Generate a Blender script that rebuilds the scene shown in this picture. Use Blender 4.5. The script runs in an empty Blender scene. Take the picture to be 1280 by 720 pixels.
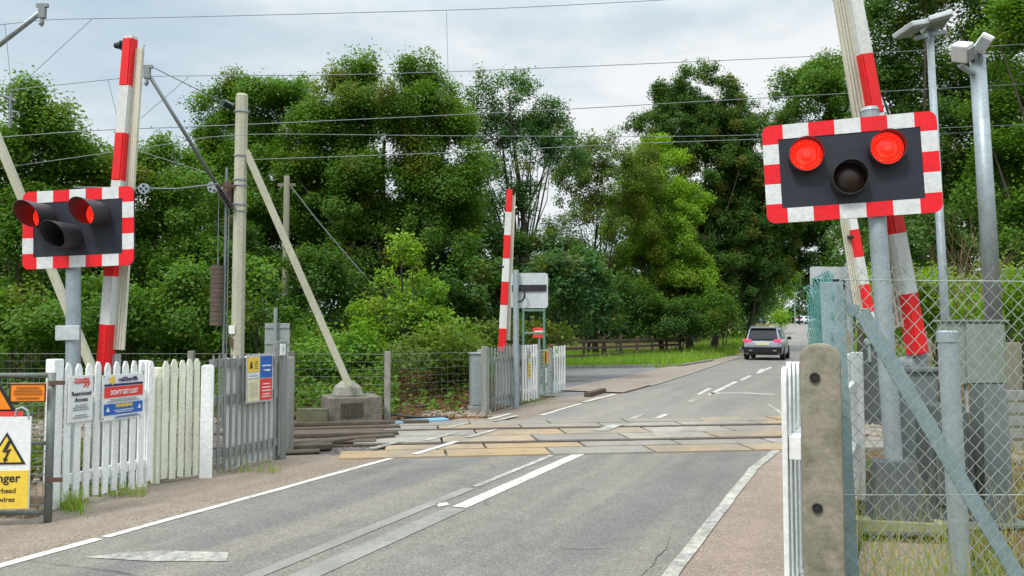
import bpy, bmesh, math, random
import numpy as np
from mathutils import Vector, Matrix, Euler

sc = bpy.context.scene
COL = sc.collection
R = math.radians
PI = math.pi
rnd = random.Random(7)

# ------------------------------------------------------------------ camera model
CAM_H = 1.6
F = 1000.0                      # focal length in pixels of a 1280 px wide frame
PITCH = math.atan(51 / F)

def ray(px, py):
    cx, cy = (px - 640) / F, (360 - py) / F
    c, s = math.cos(PITCH), math.sin(PITCH)
    return Vector((cx, c - cy * s, s + cy * c))

def at(px, py, y):
    d = ray(px, py)
    return Vector((0, 0, CAM_H)) + d * (y / d.y)

def g(px, py, z=0.0):
    d = ray(px, py)
    return Vector((0, 0, CAM_H)) + d * ((z - CAM_H) / d.z)

def sm(a, b, v):
    t = min(1, max(0, (v - a) / (b - a)))
    return t * t * (3 - 2 * t)

def hz(x, y):
    return 2.7 * sm(45, 165, y)

# road frame: t along the road, off to the right of its centre line
P0 = Vector((-0.47, 7.24)); U = Vector((0.400, 0.9165)); N = Vector((0.9165, -0.400))
U2 = Vector((0.337, 0.9415)); N2 = Vector((0.9415, -0.337))
def rd(t, off):
    if t <= 40: p = P0 + U * t + N * off
    else:
        k = sm(40, 60, t)
        n = N.lerp(N2, k).normalized()
        p = P0 + U * 40 + U.lerp(U2, 0.5 + 0.5 * k).normalized() * (t - 40) + n * off
    return p
def rd3(t, off, z=0.0):
    p = rd(t, off)
    return Vector((p.x, p.y, hz(p.x, p.y) + z))
# track frame
T0 = Vector((1.73, 12.28)); W = Vector((0.9917, 0.1288)); WP = Vector((-0.1288, 0.9917))
def tr3(w, v, z=0.0):
    p = T0 + W * w + WP * v
    return Vector((p.x, p.y, z))

# ------------------------------------------------------------------ materials
def nd(nt, typ, **kw):
    n = nt.nodes.new(typ)
    for k, v in kw.items():
        if hasattr(n, k): setattr(n, k, v)
        else: n.inputs[k].default_value = v
    return n

def ramp(nt, stops, fac=None):
    r = nt.nodes.new('ShaderNodeValToRGB')
    els = r.color_ramp.elements
    while len(els) < len(stops): els.new(0.5)
    for e, (p, c) in zip(els, stops):
        e.position = p
        e.color = (c, c, c, 1) if isinstance(c, (int, float)) else (*c, 1)
    if fac is not None: nt.links.new(fac, r.inputs[0])
    return r

def mixc(nt, fac, a, b, blend='MIX'):
    m = nt.nodes.new('ShaderNodeMix'); m.data_type = 'RGBA'; m.blend_type = blend
    for sock, v in ((m.inputs[0], fac), (m.inputs[6], a), (m.inputs[7], b)):
        if hasattr(v, 'is_linked'): nt.links.new(v, sock)
        elif isinstance(v, (int, float)): sock.default_value = v
        else: sock.default_value = (*v, 1)
    return m.outputs[2]

def math_n(nt, op, a, b=None):
    m = nt.nodes.new('ShaderNodeMath'); m.operation = op
    for i, v in enumerate((a, b)):
        if v is None: continue
        if hasattr(v, 'is_linked'): nt.links.new(v, m.inputs[i])
        else: m.inputs[i].default_value = v
    return m.outputs[0]

def noise(nt, vec, scale, detail=4, rough=0.6):
    n = nt.nodes.new('ShaderNodeTexNoise')
    n.inputs['Scale'].default_value = scale
    n.inputs['Detail'].default_value = detail
    n.inputs['Roughness'].default_value = rough
    if vec is not None: nt.links.new(vec, n.inputs['Vector'])
    return n.outputs['Fac']

def new_mat(name):
    m = bpy.data.materials.new(name); m.use_nodes = True
    nt = m.node_tree
    b = nt.nodes['Principled BSDF']
    return m, nt, b

def bump(nt, b, h, strength, dist=0.01):
    bp = nt.nodes.new('ShaderNodeBump')
    bp.inputs['Strength'].default_value = strength
    bp.inputs['Distance'].default_value = dist
    nt.links.new(h, bp.inputs['Height']); nt.links.new(bp.outputs[0], b.inputs['Normal'])

def simple(name, c, rough=0.6, dirt=(0.1, 0.085, 0.06), damt=0.35, scale=6, metal=0.0, spec=0.4, streak=False, bmp=0.15):
    """a weathered surface: base colour, patchy dirt at two scales, uneven gloss"""
    m, nt, b = new_mat(name)
    co = nt.nodes.new('ShaderNodeTexCoord').outputs['Object']
    if streak:
        mp = nt.nodes.new('ShaderNodeMapping'); mp.inputs['Scale'].default_value = (1, 1, 0.12)
        nt.links.new(co, mp.inputs[0]); co2 = mp.outputs[0]
    else: co2 = co
    n1 = noise(nt, co2, scale, 6, 0.7)
    n2 = noise(nt, co, scale * 7, 4, 0.6)
    f = ramp(nt, [(0.42, 0.0), (0.75, 1.0)], n1).outputs[0]
    f = math_n(nt, 'MULTIPLY', f, damt)
    base = mixc(nt, f, c, dirt)
    v = ramp(nt, [(0.25, 0.82), (0.75, 1.12)], n2).outputs[0]
    col = mixc(nt, 1.0, base, v, 'MULTIPLY')
    nt.links.new(col, b.inputs['Base Color'])
    rr = ramp(nt, [(0.3, max(0.02, rough - 0.12)), (0.7, min(1, rough + 0.12))], n1).outputs[0]
    nt.links.new(rr, b.inputs['Roughness'])
    b.inputs['Metallic'].default_value = metal
    b.inputs['Specular IOR Level'].default_value = spec
    if bmp: bump(nt, b, n2, bmp, 0.004)
    return m

def flat(name, c, rough=0.5, metal=0.0, emit=0.0):
    m, nt, b = new_mat(name)
    co = nt.nodes.new('ShaderNodeTexCoord').outputs['Object']
    v = ramp(nt, [(0.3, 0.9), (0.7, 1.06)], noise(nt, co, 25, 3)).outputs[0]
    nt.links.new(mixc(nt, 1.0, c, v, 'MULTIPLY'), b.inputs['Base Color'])
    b.inputs['Roughness'].default_value = rough
    b.inputs['Metallic'].default_value = metal
    if emit:
        b.inputs['Emission Color'].default_value = (*c, 1)
        b.inputs['Emission Strength'].default_value = emit
    return m

M = {}
M['white_wood'] = simple('white painted wood', (0.86, 0.88, 0.87), 0.55, (0.38, 0.38, 0.30), 0.45, 5, streak=True)
M['cream_wood'] = simple('yellowed white paint', (0.82, 0.83, 0.68), 0.6, (0.30, 0.30, 0.18), 0.6, 5, streak=True)
M['grey_wood'] = simple('weathered grey wood', (0.27, 0.285, 0.265), 0.8, (0.10, 0.10, 0.085), 0.8, 7, streak=True, bmp=0.4)
M['brown_wood'] = simple('dark brown fence wood', (0.115, 0.08, 0.055), 0.85, (0.06, 0.05, 0.035), 0.6, 5, bmp=0.3)
M['sleeper'] = simple('old sleeper timber', (0.105, 0.082, 0.060), 0.9, (0.05, 0.045, 0.035), 0.8, 5, bmp=0.6)
M['pole_wood'] = simple('grey pole wood', (0.20, 0.19, 0.14), 0.85, (0.08, 0.08, 0.06), 0.6, 4, streak=True)
M['concrete_mast'] = simple('cream concrete', (0.48, 0.47, 0.36), 0.85, (0.26, 0.25, 0.17), 0.6, 3, streak=True, bmp=0.3)
M['concrete_old'] = simple('mossy concrete', (0.285, 0.26, 0.20), 0.95, (0.085, 0.08, 0.045), 0.95, 7, bmp=0.8)
M['concrete'] = simple('plain concrete', (0.32, 0.31, 0.27), 0.9, (0.13, 0.12, 0.09), 0.8, 4, bmp=0.5)
M['galv'] = simple('galvanised steel', (0.36, 0.42, 0.45), 0.45, (0.22, 0.25, 0.25), 0.7, 7, metal=0.35, bmp=0.1)
M['gate_grey'] = simple('dull gate steel', (0.19, 0.215, 0.20), 0.55, (0.12, 0.12, 0.10), 0.7, 8, metal=0.2, bmp=0.1)
M['galv_teal'] = simple('blue green galvanised steel', (0.30, 0.41, 0.44), 0.5, (0.17, 0.23, 0.22), 0.7, 10, metal=0.15, bmp=0.15)
M['mesh_wire'] = simple('fence wire', (0.42, 0.48, 0.43), 0.5, (0.17, 0.22, 0.18), 0.7, 12, metal=0.3, bmp=0)
M['mesh_teal'] = simple('green coated fence wire', (0.13, 0.36, 0.34), 0.5, (0.08, 0.18, 0.17), 0.6, 12, bmp=0)
M['grey_paint'] = simple('grey painted steel', (0.30, 0.34, 0.36), 0.5, (0.15, 0.15, 0.13), 0.5, 5, bmp=0.05)
M['mid_grey'] = simple('mid grey painted steel', (0.17, 0.20, 0.21), 0.5, (0.12, 0.12, 0.10), 0.6, 5, bmp=0.05)
M['dark_grey'] = simple('dark grey painted steel', (0.085, 0.10, 0.105), 0.55, (0.10, 0.10, 0.07), 0.5, 5, bmp=0.08)
M['olive_box'] = simple('grey green cabinet paint', (0.24, 0.28, 0.245), 0.5, (0.14, 0.15, 0.11), 0.6, 4, bmp=0.05)
M['black'] = simple('matt black paint', (0.016, 0.018, 0.026), 0.6, (0.05, 0.05, 0.05), 0.3, 6, bmp=0.05)
M['hood'] = simple('lamp hood paint', (0.045, 0.045, 0.05), 0.5, (0.06, 0.06, 0.06), 0.3, 6, bmp=0.05)
M['board'] = simple('signal backboard', (0.018, 0.021, 0.034), 0.55, (0.04, 0.042, 0.05), 0.4, 5, bmp=0.0)
M['red'] = simple('red reflective', (0.84, 0.010, 0.020), 0.35, (0.35, 0.02, 0.02), 0.3, 5, bmp=0.0)
M['red_arm'] = simple('red barrier paint', (0.80, 0.014, 0.018), 0.4, (0.32, 0.03, 0.02), 0.4, 6, bmp=0.0)
M['white'] = simple('white reflective', (0.70, 0.73, 0.74), 0.4, (0.42, 0.42, 0.38), 0.45, 6, bmp=0.0)
M['white_arm'] = simple('white barrier paint', (0.68, 0.70, 0.68), 0.45, (0.35, 0.35, 0.29), 0.55, 5, streak=True, bmp=0.0)
M['skirt'] = simple('cream skirt slats', (0.62, 0.60, 0.49), 0.55, (0.28, 0.27, 0.2), 0.6, 7, streak=True)
M['sign_back'] = simple('pale sign back', (0.55, 0.59, 0.61), 0.45, (0.33, 0.35, 0.34), 0.5, 4, metal=0.2, bmp=0.0)
M['sign_white'] = flat('sign white', (0.76, 0.78, 0.78), 0.4)
M['sign_yellow'] = flat('sign yellow', (0.80, 0.56, 0.06), 0.4)
M['sign_cream'] = flat('sign pale yellow', (0.72, 0.68, 0.42), 0.45)
M['sign_orange'] = flat('sign orange', (0.90, 0.25, 0.01), 0.4)
M['sign_red'] = flat('sign red', (0.75, 0.05, 0.04), 0.4)
M['sign_blue'] = flat('sign blue', (0.02, 0.12, 0.45), 0.4)
M['sign_green'] = flat('sign green', (0.3, 0.62, 0.16), 0.4)
M['sign_black'] = flat('sign black', (0.02, 0.02, 0.025), 0.4)
M['sign_grey'] = flat('sign grey print', (0.28, 0.29, 0.31), 0.5)
M['sign_navy'] = flat('sign navy', (0.03, 0.03, 0.12), 0.4)
M['sign_dorange'] = flat('sign dark orange print', (0.45, 0.14, 0.01), 0.5)
M['rust'] = simple('rusty iron', (0.13, 0.075, 0.05), 0.8, (0.06, 0.04, 0.03), 0.6, 8)
M['weight'] = simple('brown cast iron weights', (0.13, 0.095, 0.075), 0.8, (0.06, 0.05, 0.04), 0.6, 8)
M['rail_steel'] = simple('rail steel', (0.16, 0.12, 0.10), 0.5, (0.08, 0.05, 0.04), 0.6, 6, metal=0.5)
M['wire'] = flat('overhead wire', (0.21, 0.23, 0.24), 0.5, 0.4)
M['insul'] = flat('brown insulator', (0.055, 0.04, 0.038), 0.35)
M['cable_black'] = flat('black cable', (0.015, 0.015, 0.017), 0.5)
M['blue_sheet'] = simple('pale blue plastic', (0.22, 0.43, 0.60), 0.45, (0.25, 0.27, 0.27), 0.5, 4)
M['bark'] = simple('bark', (0.085, 0.072, 0.055), 0.95, (0.035, 0.03, 0.022), 0.8, 6, streak=True, bmp=0.8)
M['stone'] = simple('ballast stone', (0.31, 0.26, 0.205), 0.95, (0.13, 0.095, 0.065), 0.8, 2, bmp=0.2)
M['rock'] = simple('rubble rock', (0.34, 0.25, 0.17), 0.95, (0.12, 0.10, 0.07), 0.8, 7, bmp=0.8)
M['car_paint'] = simple('grey car paint', (0.34, 0.38, 0.46), 0.22, (0.28, 0.31, 0.37), 0.3, 2, metal=0.15, bmp=0.0)
M['car_dark'] = simple('black car trim', (0.012, 0.013, 0.016), 0.4, (0.02, 0.02, 0.02), 0.3, 3, bmp=0.0)
M['car_glass'] = flat('dark car glass', (0.008, 0.01, 0.012), 0.06)
M['car_white'] = simple('white car paint', (0.75, 0.77, 0.80), 0.25, (0.6, 0.6, 0.6), 0.2, 2, bmp=0.0)
M['tyre'] = flat('tyre rubber', (0.015, 0.015, 0.016), 0.8)
M['alloy'] = flat('alloy wheel', (0.35, 0.36, 0.38), 0.35, 0.7)
M['tail'] = flat('lit tail lamp', (0.95, 0.04, 0.10), 0.2, 0, 1.6)
M['cloth'] = flat('dark clothing', (0.015, 0.017, 0.025), 0.9)
M['skin'] = flat('skin', (0.45, 0.28, 0.2), 0.6)

def lens_mat():
    m, nt, b = new_mat('lit red led lens')
    co = nt.nodes.new('ShaderNodeTexCoord').outputs['Object']
    v = nt.nodes.new('ShaderNodeTexVoronoi'); v.inputs['Scale'].default_value = 62; v.inputs['Randomness'].default_value = 0.12
    nt.links.new(co, v.inputs['Vector'])
    f = ramp(nt, [(0.16, 1.0), (0.42, 0.0)], v.outputs['Distance']).outputs[0]
    blotch = ramp(nt, [(0.42, 0.35), (0.62, 1.0)], noise(nt, co, 9, 2)).outputs[0]
    f2 = math_n(nt, 'MULTIPLY', f, blotch)
    col = mixc(nt, f2, (0.80, 0.008, 0.004), (1.0, 0.065, 0.028))
    nt.links.new(col, b.inputs['Base Color']); nt.links.new(col, b.inputs['Emission Color'])
    st = math_n(nt, 'MULTIPLY_ADD', f2, 1.4); st.node.inputs[2].default_value = 2.2
    nt.links.new(st, b.inputs['Emission Strength'])
    b.inputs['Roughness'].default_value = 0.25
    return m
M['groove_black0'] = simple('dark crack', (.035, .033, .03), .95, (.09, .085, .08), .6, 30)
M['lens_red'] = lens_mat()
M['lens_amber'] = flat('unlit amber lens', (0.022, 0.011, 0.007), 0.35)

def leaf_mat(name, dark, light, warm=(0.20, 0.17, 0.03)):
    m, nt, b = new_mat(name)
    a = nt.nodes.new('ShaderNodeAttribute'); a.attribute_name = 'shade'
    w = nt.nodes.new('ShaderNodeAttribute'); w.attribute_name = 'warm'
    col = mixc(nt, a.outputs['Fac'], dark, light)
    col = mixc(nt, w.outputs['Fac'], col, warm)
    nt.links.new(col, b.inputs['Base Color'])
    b.inputs['Roughness'].default_value = 0.5
    b.inputs['Specular IOR Level'].default_value = 0.2
    tl = nt.nodes.new('ShaderNodeBsdfTranslucent')
    nt.links.new(mixc(nt, 1.0, col, (1.3, 1.35, 0.5), 'MULTIPLY'), tl.inputs[0])
    mx = nt.nodes.new('ShaderNodeMixShader'); mx.inputs[0].default_value = 0.42
    nt.links.new(b.outputs[0], mx.inputs[1]); nt.links.new(tl.outputs[0], mx.inputs[2])
    nt.links.new(mx.outputs[0], nt.nodes['Material Output'].inputs[0])
    return m
LEAF = {
    'mid': leaf_mat('mid green leaves', (0.050, 0.132, 0.016), (0.172, 0.320, 0.040)),
    'dark': leaf_mat('dark green leaves', (0.034, 0.098, 0.019), (0.108, 0.216, 0.037)),
    'bright': leaf_mat('bright green leaves', (0.110, 0.240, 0.024), (0.340, 0.530, 0.055)),
    'blue': leaf_mat('bluish green leaves', (0.037, 0.112, 0.038), (0.116, 0.248, 0.072)),
    'olive': leaf_mat('olive leaves', (0.068, 0.124, 0.018), (0.200, 0.272, 0.044)),
    'grass': leaf_mat('grass blades', (0.100, 0.220, 0.025), (0.32, 0.50, 0.070), (0.42, 0.36, 0.15)),
    'dry': leaf_mat('straw stalks', (0.22, 0.19, 0.08), (0.50, 0.45, 0.24), (0.45, 0.36, 0.18)),
}

# ------------------------------------------------------------------ tagging
def tag(o, label=None, cat=None, group=None, kind=None):
    if label: o['label'] = label
    if cat: o['category'] = cat
    if group: o['group'] = group
    if kind: o['kind'] = kind
    return o

def thing(name, label, cat, loc=(0, 0, 0), rz=0.0, group=None):
    o = bpy.data.objects.new(name, None); COL.objects.link(o)
    o.empty_display_size = 0.2
    o.location = loc; o.rotation_euler = (0, 0, rz)
    return tag(o, label, cat, group)

# ------------------------------------------------------------------ mesh builder
class MB:
    def __init__(s): s.v = []; s.f = []; s.m = []
    def add(s, vs, fs, mi=0, T=None):
        o = len(s.v)
        for p in vs:
            p = Vector(p)
            s.v.append(T @ p if T is not None else p)
        for f in fs:
            s.f.append([i + o for i in f]); s.m.append(mi)
        return s
    def box(s, c, d, mi=0, T=None, rot=None):
        x, y, z = d[0] / 2, d[1] / 2, d[2] / 2
        vs = [Vector(p) for p in ((-x, -y, -z), (x, -y, -z), (x, y, -z), (-x, y, -z), (-x, -y, z), (x, -y, z), (x, y, z), (-x, y, z))]
        if rot is not None:
            e = Euler(rot).to_matrix(); vs = [e @ p for p in vs]
        vs = [p + Vector(c) for p in vs]
        return s.add(vs, [(0, 3, 2, 1), (4, 5, 6, 7), (0, 1, 5, 4), (1, 2, 6, 5), (2, 3, 7, 6), (3, 0, 4, 7)], mi, T)
    def bar(s, a, b, wx, wy, mi=0, side=None):
        """square bar from a to b"""
        a, b = Vector(a), Vector(b); d = (b - a)
        z = d.normalized(); x = Vector(side) if side else (Vector((0, 0, 1)) if abs(z.z) < 0.9 else Vector((1, 0, 0)))
        x = (x - z * x.dot(z)).normalized(); y = z.cross(x)
        vs = []
        for p in (a, b):
            for sx, sy in ((-1, -1), (1, -1), (1, 1), (-1, 1)):
                vs.append(p + x * sx * wx / 2 + y * sy * wy / 2)
        return s.add(vs, [(3, 2, 1, 0), (4, 5, 6, 7), (0, 1, 5, 4), (1, 2, 6, 5), (2, 3, 7, 6), (3, 0, 4, 7)], mi)
    def tube(s, pts, rad, n=8, mi=0, caps=True):
        pts = [Vector(p) for p in pts]
        if not hasattr(rad, '__len__'): rad = [rad] * len(pts)
        rings = []
        up = None
        for i, p in enumerate(pts):
            d = (pts[min(i + 1, len(pts) - 1)] - pts[max(i - 1, 0)]).normalized()
            if up is None: up = Vector((0, 0, 1)) if abs(d.z) < 0.9 else Vector((1, 0, 0))
            x = (up - d * up.dot(d)).normalized(); y = d.cross(x); up = x
            rings.append([p + (x * math.cos(2 * PI * k / n) + y * math.sin(2 * PI * k / n)) * rad[i] for k in range(n)])
        vs = [q for r in rings for q in r]; fs = []
        for i in range(len(pts) - 1):
            for k in range(n):
                a, b = i * n + k, i * n + (k + 1) % n
                fs.append((a, b, b + n, a + n))
        if caps:
            fs.append(tuple(reversed(range(n)))); fs.append(tuple(range((len(pts) - 1) * n, len(pts) * n)))
        return s.add(vs, fs, mi)
    def prism(s, poly, y0, y1, mi=0, T=None):
        """poly in local xz, extruded along y"""
        n = len(poly)
        vs = [(x, y0, z) for x, z in poly] + [(x, y1, z) for x, z in poly]
        fs = [tuple(range(n)), tuple(reversed(range(n, 2 * n)))]
        for i in range(n):
            j = (i + 1) % n; fs.append((j, i, i + n, j + n))
        return s.add(vs, fs, mi, T)
    def build(s, name, mats, parent=None, loc=None, rz=0.0, bevel=0.0, smooth=False, fix=True):
        me = bpy.data.meshes.new(name)
        me.from_pydata([tuple(p) for p in s.v], [], s.f)
        if not isinstance(mats, (list, tuple)): mats = [mats]
        for m in mats: me.materials.append(m)
        me.polygons.foreach_set('material_index', s.m)
        if fix or bevel:
            bm = bmesh.new(); bm.from_mesh(me)
            bmesh.ops.recalc_face_normals(bm, faces=bm.faces)
            if bevel:
                es = [e for e in bm.edges if len(e.link_faces) == 2 and e.calc_face_angle(0) > 0.6]
                bmesh.ops.bevel(bm, geom=es, offset=bevel, segments=2, affect='EDGES', clamp_overlap=True, profile=0.6)
            bm.to_mesh(me); bm.free()
        if smooth:
            me.polygons.foreach_set('use_smooth', [True] * len(me.polygons))
        o = bpy.data.objects.new(name, me); COL.objects.link(o)
        if parent: o.parent = parent
        if loc is not None: o.location = loc
        if rz: o.rotation_euler = (0, 0, rz)
        return o

def lettering(txt, size, mat, parent, x, z, y=-0.012, bold=0.0, name='lettering', squeeze=1.0, align='CENTER'):
    cu = bpy.data.curves.new(name, 'FONT'); cu.body = txt; cu.size = size
    cu.align_x = align; cu.align_y = 'CENTER'; cu.offset = bold; cu.extrude = 0.0006
    tmp = bpy.data.objects.new('tmp', cu); COL.objects.link(tmp)
    dg = bpy.context.evaluated_depsgraph_get()
    me = bpy.data.meshes.new_from_object(tmp.evaluated_get(dg))
    bpy.data.objects.remove(tmp)
    me.materials.clear(); me.materials.append(mat)
    me.transform(Matrix.Translation((x, y, z)) @ Matrix.Rotation(PI / 2, 4, 'X') @ Matrix.Diagonal((squeeze, 1, 1, 1)))
    o = bpy.data.objects.new(name, me); COL.objects.link(o); o.parent = parent
    return o

def np_mesh(name, verts, faces_n, mats, shade=None, warm=None, parent=None):
    """fast quad mesh: verts (n*4,3), one quad per 4 verts (faces_n quads)"""
    me = bpy.data.meshes.new(name)
    nv = len(verts)
    me.vertices.add(nv); me.vertices.foreach_set('co', np.ascontiguousarray(verts, dtype=np.float32).ravel())
    me.loops.add(nv); me.loops.foreach_set('vertex_index', np.arange(nv, dtype=np.int32))
    me.polygons.add(faces_n)
    me.polygons.foreach_set('loop_start', np.arange(0, nv, 4, dtype=np.int32))
    try: me.polygons.foreach_set('loop_total', np.full(faces_n, 4, dtype=np.int32))
    except Exception: pass
    me.update(calc_edges=True)
    for nm, arr in (('shade', shade), ('warm', warm)):
        if arr is not None:
            a = me.attributes.new(nm, 'FLOAT', 'FACE'); a.data.foreach_set('value', arr.astype(np.float32))
    for m in (mats if isinstance(mats, (list, tuple)) else [mats]): me.materials.append(m)
    o = bpy.data.objects.new(name, me); COL.objects.link(o)
    if parent: o.parent = parent
    return o

def unit(v): return v / np.maximum(1e-6, np.linalg.norm(v, axis=1, keepdims=True))

def leaf_quads(rs, pos, size, aspect=0.58, up=0.55, out=None):
    """rhombic leaves at pos, random orientation with normals biased upward"""
    n = len(pos)
    nrm = rs.normal(size=(n, 3)); nrm[:, 2] = np.abs(nrm[:, 2]) + up
    if out is not None: nrm += out * 0.8
    nrm = unit(nrm)
    ax = unit(np.cross(nrm, rs.normal(size=(n, 3))))
    ay = np.cross(nrm, ax)
    L = (size * rs.uniform(0.65, 1.3, n))[:, None]
    v = np.empty((n, 4, 3))
    v[:, 0] = pos - ax * L * 0.5
    v[:, 1] = pos + ay * L * aspect * 0.5 - nrm * L * 0.06
    v[:, 2] = pos + ax * L * 0.5 - nrm * L * 0.12
    v[:, 3] = pos - ay * L * aspect * 0.5 - nrm * L * 0.06
    return v.reshape(-1, 3)

exec_parts = []

# ================================================================== SETTING
def world_setup():
    w = bpy.data.worlds.new('World'); sc.world = w; w.use_nodes = True
    nt = w.node_tree; bg = nt.nodes['Background']
    sky = nt.nodes.new('ShaderNodeTexSky'); sky.sky_type = 'NISHITA'; sky.sun_disc = False
    sky.sun_elevation = R(SUN_EL); sky.sun_rotation = R(SUN_ROT)
    co = nt.nodes.new('ShaderNodeTexCoord').outputs['Generated']
    sep = nt.nodes.new('ShaderNodeSeparateXYZ'); nt.links.new(co, sep.inputs[0])
    mp = nt.nodes.new('ShaderNodeMapping'); mp.inputs['Scale'].default_value = (1.0, 1.0, 3.0)
    mp.inputs['Location'].default_value = (0.42, 0.1, 0.55)
    nt.links.new(co, mp.inputs[0])
    n1 = noise(nt, mp.outputs[0], 2.3, 7, 0.55)
    cloud = ramp(nt, [(0.32, (5.7, 7.2, 8.4)), (0.47, (7.4, 8.5, 9.2)), (0.60, (10.4, 10.6, 10.7))], n1)
    # an overcast sky is about three times brighter overhead than near the horizon
    z = ramp(nt, [(0.36, 1.0), (0.8, 2.7)], sep.outputs[2]).outputs[0]
    cl = mixc(nt, 1.0, cloud.outputs[0], z, 'MULTIPLY')
    col = mixc(nt, 0.90, sky.outputs[0], cl)
    nt.links.new(col, bg.inputs[0]); bg.inputs[1].default_value = 0.095

SUN_EL, SUN_ROT = 52, 215       # behind the camera, to the left
world_setup()
sl = bpy.data.lights.new('sun', 'SUN'); sl.energy = 2.5; sl.angle = R(12); sl.color = (1.0, 0.96, 0.88)
so = bpy.data.objects.new('sun', sl); COL.objects.link(so)
so.rotation_euler = (R(90 - SUN_EL), 0, R(180 - SUN_ROT) + 0)
# light travels from azimuth SUN_ROT (clockwise from +Y)
az = R(SUN_ROT); dirv = Vector((math.sin(az) * math.cos(R(SUN_EL)), math.cos(az) * math.cos(R(SUN_EL)), math.sin(R(SUN_EL))))
so.rotation_euler = dirv.to_track_quat('Z', 'Y').to_euler()

cam = bpy.data.cameras.new('camera'); co_ = bpy.data.objects.new('camera', cam); COL.objects.link(co_)
cam.sensor_width = 36; cam.lens = 36 * F / 1280; cam.clip_end = 5000; cam.clip_start = 0.05
co_.location = (0, 0, CAM_H); co_.rotation_euler = (PI / 2 + PITCH, 0, 0)
sc.camera = co_
sc.view_settings.view_transform = 'Standard'; sc.view_settings.look = 'None'; sc.view_settings.exposure = 0
try: sc.cycles.max_bounces = 6; sc.cycles.transparent_max_bounces = 4
except Exception: pass

# ---- ground materials
def world_pos(nt, rotz=0.0):
    p = nt.nodes.new('ShaderNodeNewGeometry').outputs['Position']
    if rotz:
        mp = nt.nodes.new('ShaderNodeMapping'); mp.inputs['Rotation'].default_value = (0, 0, rotz)
        nt.links.new(p, mp.inputs[0]); return mp.outputs[0]
    return p

def ground_mat():
    m, nt, b = new_mat('soil and leaf litter')
    p = world_pos(nt)
    n1 = noise(nt, p, 0.55, 5, 0.6); n2 = noise(nt, p, 9, 6, 0.75); n3 = noise(nt, p, 60, 3, 0.7)
    litter = ramp(nt, [(0.3, (0.055, 0.035, 0.022)), (0.5, (0.16, 0.09, 0.055)), (0.7, (0.27, 0.17, 0.11))], n2).outputs[0]
    green = ramp(nt, [(0.3, (0.03, 0.055, 0.015)), (0.7, (0.10, 0.15, 0.04))], n2).outputs[0]
    f = ramp(nt, [(0.42, 0.0), (0.6, 1.0)], n1).outputs[0]
    c = mixc(nt, f, litter, green)
    c = mixc(nt, 1.0, c, ramp(nt, [(0.3, 0.6), (0.7, 1.3)], n3).outputs[0], 'MULTIPLY')
    nt.links.new(c, b.inputs['Base Color']); b.inputs['Roughness'].default_value = 1.0
    b.inputs['Specular IOR Level'].default_value = 0.1
    bump(nt, b, n2, 0.9, 0.05)
    return m

ROAD_ROT = -math.atan2(U.x, U.y)      # rotating by this turns the road direction to +Y
def asphalt_mat(name, lo, hi, tint, grime=0.5):
    m, nt, b = new_mat(name)
    p = world_pos(nt); pr = world_pos(nt, -ROAD_ROT)
    mp = nt.nodes.new('ShaderNodeMapping'); mp.inputs['Scale'].default_value = (1.0, 0.06, 1.0)
    nt.links.new(pr, mp.inputs[0])
    lanes = noise(nt, mp.outputs[0], 1.5, 4, 0.6)
    big = noise(nt, p, 0.35, 5, 0.65); med = noise(nt, p, 3.5, 5, 0.7); fine = noise(nt, p, 130, 2, 0.7)
    sp = nt.nodes.new('ShaderNodeTexVoronoi'); sp.inputs['Scale'].default_value = 95; nt.links.new(p, sp.inputs['Vector'])
    base = ramp(nt, [(0.3, lo), (0.7, hi)], big).outputs[0]
    base = mixc(nt, ramp(nt, [(0.42, 0.0), (0.66, grime)], lanes).outputs[0], base, tint)
    base = mixc(nt, 1.0, base, ramp(nt, [(0.3, 0.86), (0.7, 1.12)], med).outputs[0], 'MULTIPLY')
    base = mixc(nt, 1.0, base, ramp(nt, [(0.2, 0.72), (0.8, 1.28)], fine).outputs[0], 'MULTIPLY')
    base = mixc(nt, 1.0, base, ramp(nt, [(0.0, 0.62), (1.0, 1.36)], sp.outputs['Color']).outputs[0], 'MULTIPLY')
    # a few cracks
    cr = nt.nodes.new('ShaderNodeTexVoronoi'); cr.feature = 'DISTANCE_TO_EDGE'; cr.inputs['Scale'].default_value = 0.33
    wob = nt.nodes.new('ShaderNodeMix'); wob.data_type = 'VECTOR'; wob.inputs[0].default_value = 0.12
    nz = nt.nodes.new('ShaderNodeTexNoise'); nz.inputs['Scale'].default_value = 2.2; nz.inputs['Detail'].default_value = 6
    nt.links.new(p, nz.inputs['Vector']); nt.links.new(p, wob.inputs[4]); nt.links.new(nz.outputs['Color'], wob.inputs[5])
    nt.links.new(wob.outputs[1], cr.inputs['Vector'])
    cf = ramp(nt, [(0.0, 1.0), (0.006, 0.0)], cr.outputs['Distance']).outputs[0]
    cf = math_n(nt, 'MULTIPLY', cf, ramp(nt, [(0.55, 0.0), (0.62, 0.75)], noise(nt, p, 0.5, 3)).outputs[0])
    base = mixc(nt, cf, base, (0.03, 0.03, 0.03))
    nt.links.new(base, b.inputs['Base Color'])
    nt.links.new(ramp(nt, [(0.3, 0.72), (0.7, 0.95)], med).outputs[0], b.inputs['Roughness'])
    b.inputs['Specular IOR Level'].default_value = 0.3
    bump(nt, b, sp.outputs['Distance'], 0.35, 0.006)
    return m
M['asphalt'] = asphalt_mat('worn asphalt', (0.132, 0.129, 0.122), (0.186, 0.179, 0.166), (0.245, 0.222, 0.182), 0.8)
M['asphalt_far'] = asphalt_mat('pale worn asphalt', (0.185, 0.180, 0.170), (0.245, 0.232, 0.212), (0.28, 0.25, 0.21), 0.8)
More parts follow.
